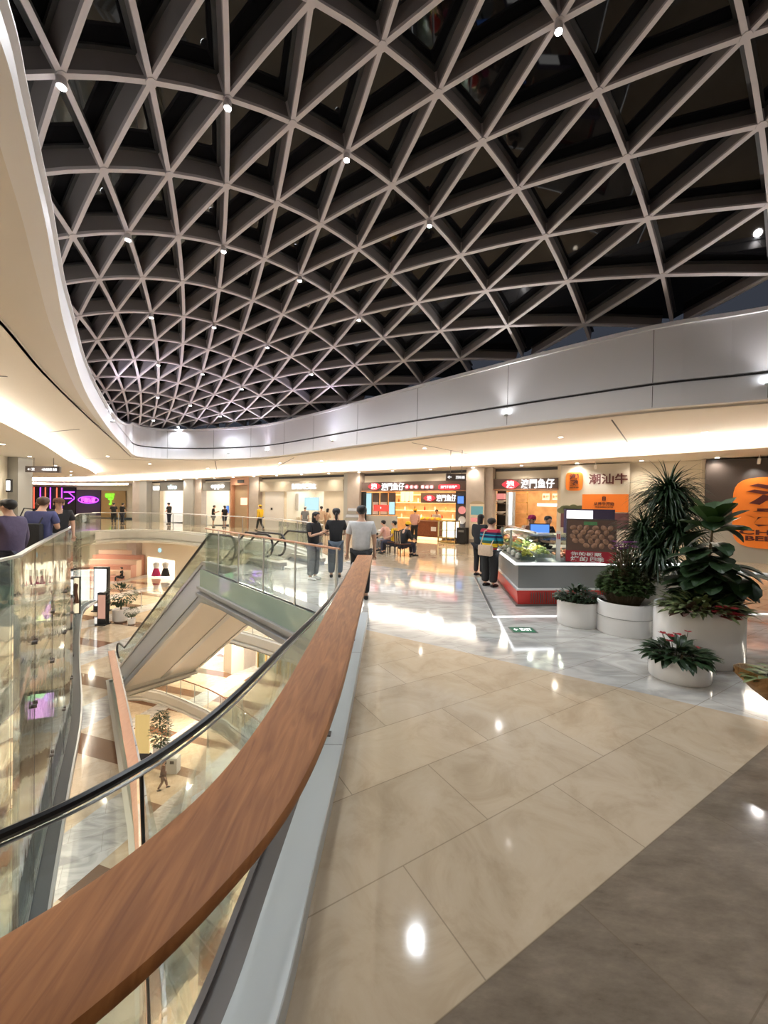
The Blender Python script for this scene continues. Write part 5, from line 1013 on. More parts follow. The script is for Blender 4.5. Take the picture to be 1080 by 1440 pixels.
def strap_tree(lab, base, heads):
    o = thing('strap_leaf_tree', lab, 'plant', base); rr = random.Random(5); st = MB(); fo = MB(); b = Vector(base)
    for (hx, hy, hz, r, n) in heads:
        H = Vector((hx, hy, hz)) - b; st.tube([Vector(((hx - b.x) * 0.12, (hy - b.y) * 0.12, 0)), H * 0.5 + Vector((0.03, 0, 0)), H], [0.035, 0.03, 0.02], 8)
        for k in range(n): d = sph(rr, 0.35, -0.35); leaf(fo, H + d * 0.03 - ZZ * rr.uniform(0, 0.22), d, r * rr.uniform(0.7, 1.2), 0.036, rr.uniform(1.0, 2.3), 7, shape='strap', cup=0.3)
    st.build('stem', M['stem'], o, smooth=True); fo.build('foliage', M['lf'], o)
    return o
def PX(px, py, Y): p = at_y(px, py, Y); return p
hs = [(PX(940, 690, 5.9), 0.56, 420), (PX(905, 742, 6.0), 0.48, 300), (PX(953, 742, 5.7), 0.50, 300), (PX(925, 772, 5.7), 0.46, 260), (PX(948, 715, 6.0), 0.52, 240)]
strap_tree('tall tree with drooping dark strap leaves in the tallest white planter', (4.0, 6.1, 0.72), [(h.x, h.y, h.z, r, n) for h, r, n in hs])
# fiddle leaf fig
o = thing('fiddle_leaf_fig', 'broad-leaved fig plant with large glossy green leaves in the large round planter', 'plant', (3.85, 4.8, 0.58)); fo = MB(); st = MB(); rr = random.Random(11); B0 = Vector((3.85, 4.8, 0.58))
tips = [PX(1003, 735, 4.7), PX(1012, 790, 4.6), PX(975, 770, 4.9), PX(1040, 810, 4.7)]
for T in tips: st.tube([Vector((0, 0, 0)), (T - B0) * 0.5 + Vector((0.03, 0.02, 0)), T - B0], [0.02, 0.016, 0.01], 7)
H = tips[0] - B0
for k in range(11): a = k * 2.4; leaf(fo, H - ZZ * 0.012 * k, (math.cos(a), math.sin(a) - 0.2, 1.7 - 0.13 * k), 0.38, 0.24, 0.35, 6, shape='fig', cup=0.35, m=1)
for k in range(130):
    f = rr.uniform(0.10, 1.0); T = tips[k % 4]; p = (T - B0) * f; a = rr.uniform(0, 6.28); leaf(fo, p, (math.cos(a), math.sin(a), rr.uniform(-0.1, 0.5)), rr.uniform(0.30, 0.46), rr.uniform(0.17, 0.25), rr.uniform(0.5, 1.3), 6, shape='fig', cup=0.25, m=0)
fo.build('foliage', [M['lf'], M['lfig']], o); st.build('stem', M['stem'], o)
def bush(name, lab, c, rx, ry, h, n, L, W, m, shape='oval', seed=1, bend=0.8, up=0.5, sp_=0.9):
    o = thing(name, lab, 'plant', c); rr = random.Random(seed); fo = MB(); st = MB()
    for k in range(n):
        a = rr.uniform(0, 6.28); r = math.sqrt(rr.random()) * sp_; p = Vector((rx * r * math.cos(a), ry * r * math.sin(a), h * (0.15 + 0.75 * rr.random() * (1.1 - r)))); d = Vector((math.cos(a) * (0.3 + r), math.sin(a) * (0.3 + r), up + rr.uniform(-.3, .5)))
        leaf(fo, p, d, L * rr.uniform(0.7, 1.2), W * rr.uniform(0.8, 1.2), bend * rr.uniform(.5, 1.4), 4, shape=shape)
        if k % 5 == 0: st.tube([Vector((p.x * 0.6, p.y * 0.6, -0.02)), p], 0.004, 5)
    fo.build('foliage', m, o); st.build('stem', M['stem'], o); return o
bush('variegated_plant', 'low bush of striped pale green leaves in the large round planter', (3.72, 4.62, 0.58), 0.42, 0.36, 0.26, 300, 0.18, 0.06, M['lfv'], 'point', 3)
bush('bronze_plant', 'clump of bronze-brown leaves at the left rim of the large round planter', (3.50, 4.52, 0.58), 0.14, 0.12, 0.14, 36, 0.15, 0.07, M['bronze'], 'oval', 8)
bush('variegated_plant', 'striped leaves at the foot of the strap-leaved tree in the tallest planter', (3.92, 5.92, 0.72), 0.42, 0.34, 0.14, 90, 0.20, 0.08, M['lfv'], 'point', 13)
bush('green_shrub', 'dense small-leaved green shrub in the middle planter with trailing ivy', (3.52, 5.78, 0.42), 0.36, 0.36, 0.98, 1700, 0.085, 0.05, M['lf2'], 'oval', 21)
bush('green_shrub', 'small-leaved dark green shrub in the small planter by the kiosk', (3.02, 6.15, 0.33), 0.36, 0.34, 0.30, 480, 0.08, 0.045, M['lf'], 'oval', 22)
o = thing('trailing_ivy', 'ivy strands hanging over the right rim of the middle planter', 'plant', (3.75, 5.5, 0.47)); st = MB(); fo = MB(); rr = random.Random(3)
for k in range(6):
    p = Vector((0.02 * k - 0.02, -0.02 - 0.015 * k, 0)); path = [p.copy()]
    for q in range(9): p = p + Vector((0.045 + rr.uniform(-.02, .02), -0.02, 0.03 if q < 2 else -0.045)); path.append(p.copy()); leaf(fo, p, (rr.uniform(-1, 1), -0.6, rr.uniform(-.6, .3)), 0.06, 0.05, 0.5, 3)
    st.tube(path, 0.003, 5)
st.build('stem', M['stem'], o); fo.build('foliage', M['lf'], o)
def flowers(o, pts, r, m, name='flower', n=6, L=0.07):
    rr = random.Random(4)
    for p in pts:
        mb = MB()
        for k in range(n): a = 6.28 * k / n + rr.random(); leaf(mb, Vector(p), (math.cos(a), math.sin(a), 0.5), L, L * 0.6, 0.3, 3)
        mb.build(name, m, o)
o = thing('purple_orchid', 'cluster of deep purple flowers above the shrub by the hoarding', 'plant', (3.45, 5.70, 0.60)); P0 = Vector((3.45, 5.70, 0.60)); rr = random.Random(6); st = MB(); pts = []
for k in range(22):
    q = PX(866 + (k % 8) * 3.8, 764 + (k // 8) * 4.5, 5.50) - P0; q.y += rr.uniform(-.08, .08); q.z += rr.uniform(-.02, .02); pts.append(q); st.tube([Vector((0, 0, -0.05)), q * 0.6 + Vector((0, 0, 0.05)), q], 0.004, 5)
flowers(o, pts, 0.05, M['flp'], L=0.06); st.build('stem', M['stem'], o)
o = thing('poinsettia', 'deep red poinsettia drooping over the right rim of the large round planter', 'plant', (3.73, 4.33, 0.60)); flowers(o, [(0, -0.08, 0.0), (-0.06, -0.06, 0.05), (0.06, -0.05, 0.04), (0.0, -0.03, 0.10)], 0.1, M['lfr'], 'bract', 9, 0.11)
o = bush('red_anthurium', 'dark-leaved plant with small red flowers in the low oval planter', (3.15, 4.22, 0.19), 0.27, 0.25, 0.20, 130, 0.17, 0.075, M['lf'], 'point', 31, bend=1.0)
pts = [(-0.17, 0, 0.27), (-0.11, -0.05, 0.25), (-0.06, 0.02, 0.24), (0.0, -0.03, 0.26), (-0.15, -0.08, 0.21), (0.12, 0.02, 0.28), (0.12, -0.1, 0.15), (0.03, 0.06, 0.24), (-0.1, 0.08, 0.24)]; flowers(o, pts, 0.03, M['lfr'], 'flower', 5, 0.045)
mb = MB(); [mb.tube([(p[0] * 0.5, p[1] * 0.5, 0), p], 0.003, 5) for p in pts]; mb.build('flower_stalk', M['lf2'], o)
# boat shaped wooden planter at the right edge
o = thing('boat_planter', 'boat-shaped brown wooden planter, its pointed end showing at the right edge', 'planter', (2.83, 3.18, 0)); mb = MB(); N_ = 12; vv = []
for k in range(N_ + 1):
    f = k / N_; x = f * 1.5; hw = 0.30 * math.sin(math.pi * min(1, f * 0.98 + 0.01)) ** 0.55 if 0 < f < 1 else 0.012; zt2 = 0.53 - 0.10 * math.sin(math.pi * f); zb2 = 0.10 + 0.38 * abs(1 - 2 * f) ** 2.2
    vv += [(x, -hw, zt2), (x, -hw * 0.65, (zt2 + zb2) / 2 - 0.03), (x, 0, zb2), (x, hw * 0.65, (zt2 + zb2) / 2 - 0.03), (x, hw, zt2), (x, hw * 0.9, zt2), (x, hw * 0.5, (zt2 + zb2) / 2), (x, 0, zb2 + 0.04), (x, -hw * 0.5, (zt2 + zb2) / 2), (x, -hw * 0.9, zt2)]
mb.add(vv, [(k * 10 + i, k * 10 + (i + 1) % 10, k * 10 + 10 + (i + 1) % 10, k * 10 + 10 + i) for k in range(N_) for i in range(10)]); mb.build('hull', wood_mat('boat_wood', (0.20, 0.10, 0.035), (0.42, 0.25, 0.10), 0.4), o, smooth=True)
for x_ in (0.45, 1.05): MB().box(x_ - 0.04, -0.16, 0, x_ + 0.04, 0.16, 0.2).build('foot', M['oak'], o)
MB().lathe([(0.9, 0.40), (0.3, 0.42), (0.05, 0.42)], 20, 0.62, 0.2, (0.75, 0, 0)).build('soil', M['soil'], o); o.rotation_euler.z = R(-12)
bush('bronze_plant', 'small bronze and green leaves filling the boat-shaped planter', (3.40, 3.05, 0.44), 0.55, 0.17, 0.16, 240, 0.12, 0.06, M['lfv'], 'oval', 41)
# low glass balustrade and lit edge behind the planters at the right
balustrade('low glass balustrade with grey rail behind the planters at the right', [(5.3, 6.9), (6.4, 6.0), (7.6, 5.0)], 0.0, h=0.78, rail_r=0.035, panel=1.2)

# ------------------------------------------------------------ people
def skin_mesh(name, V, E, Rr, root=0, sub=1):
    me = bpy.data.meshes.new(name); me.from_pydata([tuple(v) for v in V], E, []); o = bpy.data.objects.new(name, me); C.objects.link(o)
    md = o.modifiers.new('s', 'SKIN'); md.use_smooth_shade = True
    if not me.skin_vertices:
        bpy.context.view_layer.objects.active = o; bpy.ops.mesh.customdata_skin_add()
    for i, sv in enumerate(me.skin_vertices[0].data):
        r = Rr[i]; sv.radius = r if isinstance(r, (tuple, list)) else (r, r); sv.use_root = (i == root)
    s = o.modifiers.new('u', 'SUBSURF'); s.levels = sub; s.render_levels = sub
    bpy.context.view_layer.update(); dg = bpy.context.evaluated_depsgraph_get(); out = bpy.data.meshes.new_from_object(o.evaluated_get(dg)); bpy.data.objects.remove(o); bpy.data.meshes.remove(me); out.name = name
    out.polygons.foreach_set('use_smooth', [True] * len(out.polygons)); return out
POSES = {   # joints in units of height; +y is forward
 'stand': dict(), 'walk': dict(kL=(-.055, .07, .285), aL=(-.06, .12, .05), kR=(.055, -.01, .28), aR=(.06, -.14, .06), eL=(-.145, -.03, .63), wL=(-.15, -.01, .49), eR=(.145, .03, .63), wR=(.15, .08, .49)),
 'phone': dict(eL=(-.135, .03, .635), wL=(-.05, .16, .68), eR=(.135, .03, .635), wR=(.045, .17, .69), hd=.035),
 'arms_front': dict(eL=(-.14, .03, .635), wL=(-.06, .13, .60), eR=(.14, .03, .635), wR=(.06, .13, .60), hd=.02),
 'one_phone': dict(eR=(.135, .05, .64), wR=(.10, .19, .62), hd=.03),
 'lean': dict(lean=.07, eL=(-.13, .12, .62), wL=(-.08, .24, .60), eR=(.13, .12, .62), wR=(.08, .24, .60), hd=.03),
 'sit': dict(sit=True), 'sit_lean': dict(sit=True, lean=.08, hd=.04),
 'hand_face': dict(eL=(-.14, .06, .70), wL=(-.09, .10, .86), hd=.01),
}
def joints(pose):
    p = dict(POSES[pose]); ln = p.get('lean', 0); sit = p.get('sit')
    J = dict(pel=(0, 0, .525), wst=(0, ln * .3, .60), chs=(0, ln * .7, .73), nkb=(0, ln, .825), nkt=(0, ln + p.get('hd', 0) * .6 + .004, .868),
             sL=(-.108, ln, .805), sR=(.108, ln, .805), eL=(-.135, ln - .01, .63), eR=(.135, ln - .01, .63), wL=(-.14, ln + .03, .49), wR=(.14, ln + .03, .49),
             hL=(-.052, 0, .50), hR=(.052, 0, .50), kL=(-.056, .008, .285), kR=(.056, .008, .285), aL=(-.058, -.005, .05), aR=(.058, -.005, .05))
    for k in ('eL', 'eR', 'wL', 'wR', 'kL', 'kR', 'aL', 'aR'):
        if k in p: J[k] = p[k]
    hc = (0, ln + p.get('hd', 0) + .012, .932 - p.get('hd', 0) * .25); J['hc'] = hc
    if sit:
        dz = -.262
        for k in ('pel', 'wst', 'chs', 'nkb', 'nkt', 'sL', 'sR', 'hc', 'hL', 'hR'): J[k] = (J[k][0], J[k][1], J[k][2] + dz)
        J['eL'] = (-.135, ln + .02, .40); J['eR'] = (.135, ln + .02, .40); J['wL'] = (-.07, ln + .14, .36); J['wR'] = (.07, ln + .14, .36)
        J['kL'] = (-.07, .24, .27); J['kR'] = (.07, .24, .27); J['aL'] = (-.07, .25, .05); J['aR'] = (.07, .25, .05)
    return {k: Vector(v) for k, v in J.items()}
_mc = {}
def body_mesh(pose):
    if ('b', pose) in _mc: return _mc[('b', pose)]
    J = joints(pose); V = []; E = []; Rr = []
    def v(p, r, par=None): V.append(Vector(p)); Rr.append(r); (E.append((par, len(V) - 1)) if par is not None else None); return len(V) - 1
    pel = v(J['pel'], (.085, .062)); w_ = v(J['wst'], (.072, .052), pel); c = v(J['chs'], (.088, .060), w_); nb_ = v(J['nkb'], (.045, .040), c); nt_ = v(J['nkt'], .031, nb_)
    hc = J['hc']; jaw = v(hc + Vector((0, .010, -.034)), (.034, .040), nt_); hm = v(hc + Vector((0, .0, .008)), (.045, .056), jaw); v(hc + Vector((0, -.006, .040)), (.036, .044), hm)
    for s, S_ in ((-1, 'L'), (1, 'R')):
        sh = v(J['s' + S_], .036, c); e = v(J['e' + S_], .024, sh); wr = v(J['w' + S_], .0145, e); d = (J['w' + S_] - J['e' + S_]).normalized(); sd = d.cross(Vector((0, 1, 0.3))).normalized(); pm = v(J['w' + S_] + d * .028, (.020, .013), wr)
        up = sd.cross(d)
        for k, (o_, L_) in enumerate(((-.0165, .040), (-.0055, .046), (.0055, .043), (.0165, .034))):
            a = v(J['w' + S_] + d * .050 + sd * o_, .0056, pm); b = v(V[a] + d * L_ * .5 + up * .004, .005, a); v(V[b] + d * L_ * .45 + up * .012, .0042, b)
        a = v(J['w' + S_] + d * .022 - sd * .022 + up * .008, .0062, pm); v(V[a] + d * .026 - sd * .006 + up * .012, .005, a)
        h_ = v(J['h' + S_], .056, pel); kn = v(J['k' + S_], .034, h_); cf = v(J['k' + S_].lerp(J['a' + S_], .35) + Vector((0, -.006, 0)), .031, kn); an = v(J['a' + S_], .020, cf); fw = Vector((0, 1, 0)); he_ = v(J['a' + S_] + Vector((0, -.008, -.025)), .022, an); v(J['a' + S_] + Vector((0, .085, -.033)), (.016, .022), he_)
    me = skin_mesh('body', V, E, Rr)
    bm = bmesh.new(); bm.from_mesh(me)       # face: nose, ears, lips, brow sit into the head surface
    def blob(p, s): 
        r = bmesh.ops.create_icosphere(bm, subdivisions=2, radius=1, matrix=Matrix.Translation(p) @ Matrix.Diagonal(tuple(s) + (1,))); return r
    blob(hc + Vector((0, .058, -.012)), (.009, .012, .016)); blob(hc + Vector((0, .050, -.036)), (.015, .008, .005))
    for s in (-1, 1): blob(hc + Vector((s * .047, -.002, -.008)), (.006, .011, .018)); blob(hc + Vector((s * .019, .050, .004)), (.008, .006, .005))
    for f in bm.faces: f.smooth = True
    bm.to_mesh(me); bm.free(); _mc[('b', pose)] = me; return me
def cloth_mesh(kind, pose):
    if (kind, pose) in _mc: return _mc[(kind, pose)]
    J = joints(pose); V = []; E = []; Rr = []
    def v(p, r, par=None): V.append(Vector(p)); Rr.append(r); (E.append((par, len(V) - 1)) if par is not None else None); return len(V) - 1
    if kind in ('tee', 'long', 'hoodie'):
        k = 1.0 if kind == 'tee' else 1.06
        hip = J['pel'] + Vector((0, 0, -.045)); a = v(hip, (.106 * k, .082 * k)); w_ = v(J['wst'], (.096 * k, .074 * k), a); c = v(J['chs'], (.108 * k, .078 * k), w_); n = v(J['nkb'] + Vector((0, 0, -.005)), (.052, .046), c)
        for S_ in 'LR':
            sh = v(J['s' + S_] + Vector((0, 0, -.008)), .046 * k, c)
            if kind == 'tee': v(J['s' + S_].lerp(J['e' + S_], .72), .039, sh)
            else: e = v(J['e' + S_], .036, sh); v(J['e' + S_].lerp(J['w' + S_], .88), .026, e)
    elif kind in ('trousers', 'wide', 'shorts', 'skirt'):
        f = 1.35 if kind == 'wide' else 1.0; a = v(J['pel'] + Vector((0, 0, .012)), (.098, .074))
        for S_ in 'LR':
            h_ = v(J['h' + S_] + Vector((0, 0, -.01)), .068, a); kn = v(J['k' + S_], .046 * f, h_)
            if kind != 'shorts': v(J['k' + S_].lerp(J['a' + S_], .5), .042 * f, kn); v(J['a' + S_] + Vector((0, 0, .012)), .036 * f, len(V) - 1)
    elif kind == 'robe':
        a = v(J['pel'] + Vector((0, 0, -.22)), (.135, .105)); b = v(J['pel'], (.118, .09), a); w_ = v(J['wst'], (.108, .085), b); c = v(J['chs'], (.115, .083), w_); n = v(J['nkb'], (.05, .046), c)
        for S_ in 'LR': sh = v(J['s' + S_] + Vector((0, 0, -.008)), .050, c); e = v(J['e' + S_], .042, sh); v(J['e' + S_].lerp(J['w' + S_], .85), .032, e)
    me = skin_mesh(kind, V, E, Rr, sub=2); _mc[(kind, pose)] = me; return me
def lobj(name, me, m, parent):
    me = me.copy(); me.materials.clear(); me.materials.append(M[m] if isinstance(m, str) else m); o = bpy.data.objects.new(name, me); C.objects.link(o); o.parent = parent; return o
def person(lab, loc, rz=0, H=1.7, pose='stand', top=('tee', 'c_black'), legs=('trousers', 'c_jean'), hair='short', hairm='hair', shoes='dark', hat=None, group=None, wide=1.0, mask=None):
    o = thing('person', lab, 'person', loc, R(rz), group); o.scale = (H * wide, H * wide, H); J = joints(pose); hc = J['hc']
    lobj('body', body_mesh(pose), 'skin', o); lobj({'tee': 'shirt', 'long': 'sweater', 'hoodie': 'hoodie', 'robe': 'dress'}[top[0]], cloth_mesh(top[0], pose), top[1], o); lobj({'shorts': 'shorts'}.get(legs[0], 'trousers'), cloth_mesh(legs[0], pose), legs[1], o)
    for S_ in 'LR': 
        a = J['a' + S_]; mb = MB(); mb.tube([a + Vector((0, -.03, -.03)), a + Vector((0, .01, -.022)), a + Vector((0, .06, -.032)), a + Vector((0, .098, -.038))], [.022, .027, .024, .014], 10)
        mb.v = [(x, y, max(z, a.z - .048)) for x, y, z in mb.v]; mb.build('shoe', M[shoes], o, smooth=True)
    mb = MB(); n = 14
    prof_ = [(.0495, -.004), (.053, .012), (.052, .032), (.045, .05), (.028, .063), (.006, .068)]
    mb.lathe(prof_, n, 1.0, 1.18, tuple(hc + Vector((0, -.008, 0)))); vv = []
    for x, y, z in mb.v:
        if y - hc.y > .030 and z - hc.z < .030: y = hc.y + .030 + (y - hc.y - .03) * .2; z = max(z, hc.z + .028)
        vv.append((x, y, z))
    mb.v = vv
    bk = len(mb.v); L_ = {'short': -.030, 'bob': -.07, 'long': -.15, 'pony': -.035, 'bald': -.01, 'bun': -.03}[hair]
    if hair != 'bald':
        mb.tube([hc + Vector((0, -.018, .03)), hc + Vector((0, -.026, .0)), hc + Vector((0, -.030, L_ * .5)), hc + Vector((0, -.034, L_))], [.040, .046, .044 if L_ < -.05 else .034, .030 if L_ < -.05 else .018], 12)
    if hair == 'pony': mb.tube([hc + Vector((0, -.06, .015)), hc + Vector((0, -.082, -.01)), hc + Vector((0, -.08, -.07)), hc + Vector((0, -.07, -.12))], [.012, .02, .02, .006], 8)
    if hair == 'bun': mb.tube([hc + Vector((0, -.05, .035)), hc + Vector((0, -.07, .045)), hc + Vector((0, -.088, .05))], [.012, .026, .012], 8)
    mb.build('hair', M[hairm], o, smooth=True)
    if hat:
        mb = MB(); mb.lathe([(.056, .012), (.058, .035), (.050, .06), (.028, .075), (.005, .078)], 16, 1.0, 1.15, tuple(hc + Vector((0, -.005, 0)))); mb.tube([hc + Vector((0, .05, .022)), hc + Vector((0, .085, .016)), hc + Vector((0, .105, .012))], [.04, .036, .02], 10)
        s = len(mb.v) - 30; mb.v = mb.v[:s] + [(x, y, hc.z + .018 + (z - hc.z - .018) * .12) for x, y, z in mb.v[s:]]; mb.build('cap', M[hat], o, smooth=True)
    return o, J
def handheld(name, lab, cat, o, J, size, m, off=(0, .05, .01)):
    p = (J['wL'] + J['wR']) / 2 + Vector(off); q = Matrix.Translation(o.location) @ Matrix.Rotation(o.rotation_euler.z, 4, 'Z') @ Matrix.Diagonal(tuple(o.scale) + (1,)) @ p
    x = MB().box(*[-s / 2 for s in size], *[s / 2 for s in size]).build(name, M[m], bevel=min(size) * 0.2); x.location = q; x.rotation_euler = (R(30), 0, o.rotation_euler.z); return tag(x, lab, cat)
def bag(name, lab, o, side, z, size, m, strap=True, back=-0.10, group=None):
    mt = Matrix.Translation(o.location) @ Matrix.Rotation(o.rotation_euler.z, 4, 'Z'); b = thing(name, lab, 'bag', mt @ Vector((side, back, z)), o.rotation_euler.z, group); w_, d_, h_ = size
    mb = MB(); mb.box(-w_ / 2, -d_ / 2, -h_ / 2, w_ / 2, d_ / 2, h_ / 2); x = mb.build('bag_body', M[m], b, bevel=min(size) * 0.3, smooth=True)
    if strap: MB().tube([(-w_ * .4, 0, h_ / 2), (-w_ * .25, -back * .4, h_ / 2 + .3), (-side * 0.9, -back, 1.43 * o.scale[2] / 1.7 - z), (w_ * .35, -back * 1.2, h_ / 2 + .25), (w_ * .4, 0, h_ / 2)], 0.012, 6).build('strap', M[m], b)
    return b
P1, J1 = person('woman in black vest and grey jeans looking down at her phone behind the landing glass', (-1.66, 9.43, 0), -115, 1.63, 'phone', ('tee', 'c_black'), ('wide', 'c_grey'), 'long', shoes='white')
handheld('phone', 'dark phone held by the woman in the black vest', 'phone', P1, J1, (.075, .15, .01), 'dark')
bag('shoulder_bag', 'olive shoulder bag of the woman with the phone', P1, -.22, .95, (.26, .10, .22), 'c_khaki', back=-.05)
P2, J2 = person('person with black cap, ponytail, black tee and dark jeans, back turned at the landing', (-1.17, 9.77, 0), 8, 1.70, 'arms_front', ('tee', 'c_black'), ('wide', 'c_jean'), 'pony', shoes='dark', hat='dark')
P3, J3 = person('tall man in loose white tee, back turned, past the end of the oak rail', (-0.42, 7.5, 0), 5, 1.78, 'stand', ('tee', 'c_white'), ('trousers', 'c_black'), 'short', shoes='dark', wide=1.04)
person('person in pink shirt and yellow cap standing at the wide stall', (1.5, 19.6, 0), -15, 1.70, 'lean', ('tee', 'c_pink'), ('trousers', 'c_black'), 'short', hat='c_yellow')
P4, J4 = person('person with long black hair in black hoodie and black trousers by the kiosk', (2.50, 10.35, 0), -48, 1.62, 'arms_front', ('hoodie', 'c_black'), ('trousers', 'c_black'), 'long')
# rainbow striped sweater
m, N, L, Pn = nt('cloth_rainbow'); tc = N.new('ShaderNodeTexCoord'); sx = N.new('ShaderNodeSeparateXYZ'); L.new(tc.outputs['Object'], sx.inputs[0]); rp = N.new('ShaderNodeValToRGB'); rp.color_ramp.interpolation = 'CONSTANT'; cr_ = rp.color_ramp
mr = N.new('ShaderNodeMapRange'); mr.inputs[1].default_value = .46; mr.inputs[2].default_value = .86; L.new(sx.outputs[2], mr.inputs[0]); L.new(mr.outputs[0], rp.inputs[0])
stops = [(0, (.45, .02, .03)), (.16, (.03, .03, .08)), (.21, (.5, .03, .03)), (.26, (.02, .05, .02)), (.30, (.85, .55, .02)), (.42, (.03, .10, .07)), (.52, (.02, .32, .42)), (.62, (.012, .02, .09)), (.70, (.02, .30, .40)), (.74, (.01, .015, .06)), (.82, (.42, .02, .05)), (.93, (.55, .05, .05))]
cr_.elements[0].position, cr_.elements[0].color = 0, stops[0][1] + (1,); cr_.elements[1].position, cr_.elements[1].color = .16, stops[1][1] + (1,)
for p_, c_ in stops[2:]: e = cr_.elements.new(p_); e.color = c_ + (1,)
L.new(rp.outputs[0], Pn.inputs['Base Color']); Pn.inputs['Roughness'].default_value = .85; M['c_rainbow'] = m
P5, J5 = person('older person in rainbow striped sweater and black trousers standing at the kiosk', (2.40, 8.95, 0), -50, 1.56, 'arms_front', ('long', 'c_rainbow'), ('wide', 'c_black'), 'short', wide=1.15)
bag('shoulder_bag', 'pale pinkish shoulder bag on the back of the person in the rainbow sweater', P5, .02, .83, (.34, .12, .24), 'c_beige', back=-.20)
for lab, px, Y, H, tp, hr, ht, rz in (('cook in white behind the dark wooden counter of the wide stall', 614, 22.2, 1.68, ('tee', 'c_white'), 'short', None, 180), ('staff member with dark hair in pale top, leftmost behind the kiosk', 745, 10.6, 1.60, ('tee', 'c_beige'), 'bun', None, 170), ('staff member in dark cap bending over the kiosk', 755, 9.9, 1.62, ('tee', 'c_brown'), 'short', 'c_fuchsia', 120), ('staff member with black hair in black top, rightmost behind the kiosk', 764, 9.9, 1.62, ('tee', 'c_black'), 'short', None, 200)):
    P = at_y(px, 720, Y); person(lab, (P.x, P.y, 0), rz, H, 'lean' if rz != 180 else 'arms_front', tp, ('trousers', 'c_black'), hr, hat=ht)
for lab, px, Y, H, tp, lg, hr, ht, rz, ps in (
    ('delivery rider in yellow jacket and yellow cap walking along the far bank', 366, 27.0, 1.75, ('long', 'c_yellow'), ('trousers', 'c_black'), 'short', 'c_yellow', 60, 'walk'),
    ('man in black tee and cap standing before the cyan phone shop', 238, 33.2, 1.80, ('tee', 'c_black'), ('trousers', 'c_navy'), 'short', 'dark', 80, 'arms_front'),
    ('left one of two young people in black tops before the oppo shop', 300, 30.0, 1.68, ('tee', 'c_black'), ('shorts', 'c_grey'), 'short', None, -60, 'phone'),
    ('right one of two young people in black tops before the oppo shop', 316, 29.6, 1.66, ('tee', 'c_black'), ('shorts', 'c_navy'), 'bob', None, 60, 'stand'),
    ('person in grey with pale cap before the pale cream shop', 429, 24.9, 1.70, ('tee', 'c_grey'), ('trousers', 'c_grey'), 'short', 'c_white', 0, 'stand'),
    ('man in beige shirt before the pale cream shop', 452, 24.0, 1.74, ('tee', 'c_beige'), ('trousers', 'c_khaki'), 'short', None, 10, 'stand'),
    ('dark-haired woman beside the man in beige', 460, 24.2, 1.62, ('tee', 'c_beige'), ('trousers', 'c_beige'), 'long', None, -30, 'phone'),
    ('left of two dark figures before the green neon wall', 160, 31.8, 1.72, ('tee', 'c_black'), ('trousers', 'c_black'), 'short', None, 20, 'stand'),
    ('right of two dark figures before the green neon wall', 172, 32.2, 1.72, ('tee', 'c_black'), ('trousers', 'c_navy'), 'short', None, -20, 'arms_front')):
    P = at_y(px, 715, Y); person(lab, (P.x, P.y, 0), rz, H, ps, tp, lg, hr, hat=ht)
person('woman in long purple-grey dress with dark hair, leftmost on the left walkway', (-6.15, 6.55, 0), 95, 1.78, 'hand_face', ('robe', 'c_purple'), ('trousers', 'c_navy'), 'short', wide=1.1)
P6, J6 = person('tall brown-haired man in dark blue tee on the left walkway looking down', (-7.02, 8.15, 0), 12, 1.86, 'phone', ('tee', 'c_blue'), ('trousers', 'c_khaki'), 'short', 'hairbr', wide=1.08)
bag('tote_bag', 'big black tote bag on the shoulder of the man in dark blue', P6, -.10, 1.05, (.48, .16, .50), 'c_black', back=-.22)
P7, J7 = person('man in black tee, cap and grey trousers facing the camera on the left walkway', (-8.12, 9.95, 0), 215, 1.84, 'one_phone', ('tee', 'c_black'), ('trousers', 'c_grey'), 'short', hat='c_brown', wide=1.12)
person('person in white tee half hidden behind the man in dark blue', (-8.3, 9.6, 0), -40, 1.74, 'stand', ('tee', 'c_white'), ('trousers', 'c_grey'), 'short', 'hairbr')
handheld('phone', 'white phone in the hand of the man in the black cap', 'phone', P7, J7, (.075, .15, .01), 'white', (.10, .06, .06))

# the tables and chairs before the wide stall, with seated guests
def chair(lab, loc, rz):
    o = thing('striped_chair', lab, 'chair', loc, R(rz), 'chairs before the wide stall')
    for x, y in ((-.2, -.2), (.2, -.2), (-.2, .2), (.2, .2)): MB().tube([(x, y, 0), (x * .9, y * .9, .44)], .014, 6).build('leg', M['dark'], o)
    MB().box(-.22, -.22, .43, .22, .22, .47).build('seat', M['c_brown'], o, bevel=.01)
    for k in range(6): MB().tube([(-.19 + k * .076, -.21, .47), (-.19 + k * .076, -.25, .9)], .016, 6).build('back_slat', M['c_khaki' if k % 2 else 'dark'], o)
    MB().tube([(-.2, -.25, .9), (.2, -.25, .9)], .018, 6).build('back_rail', M['dark'], o); return o
def cafe_table(lab, loc):
    o = thing('cafe_table', lab, 'table', loc, 0, 'tables before the wide stall'); MB().lathe([(.34, .71), (.36, .725), (.36, .74), (.34, .75)], 24).build('table_top', M['white'], o); MB().tube([(0, 0, .03), (0, 0, .71)], .03, 10).build('leg', M['dark'], o); MB().lathe([(.24, 0), (.24, .015), (.05, .04)], 20).build('base', M['dark'], o)
for px, Y, lab in ((531, 16.4, 'round white cafe table, nearest the man in the white tee'), (543, 17.6, 'round white cafe table behind the seated guests')): P = at_y(px, 720, Y); cafe_table(lab, (P.x, P.y, 0))
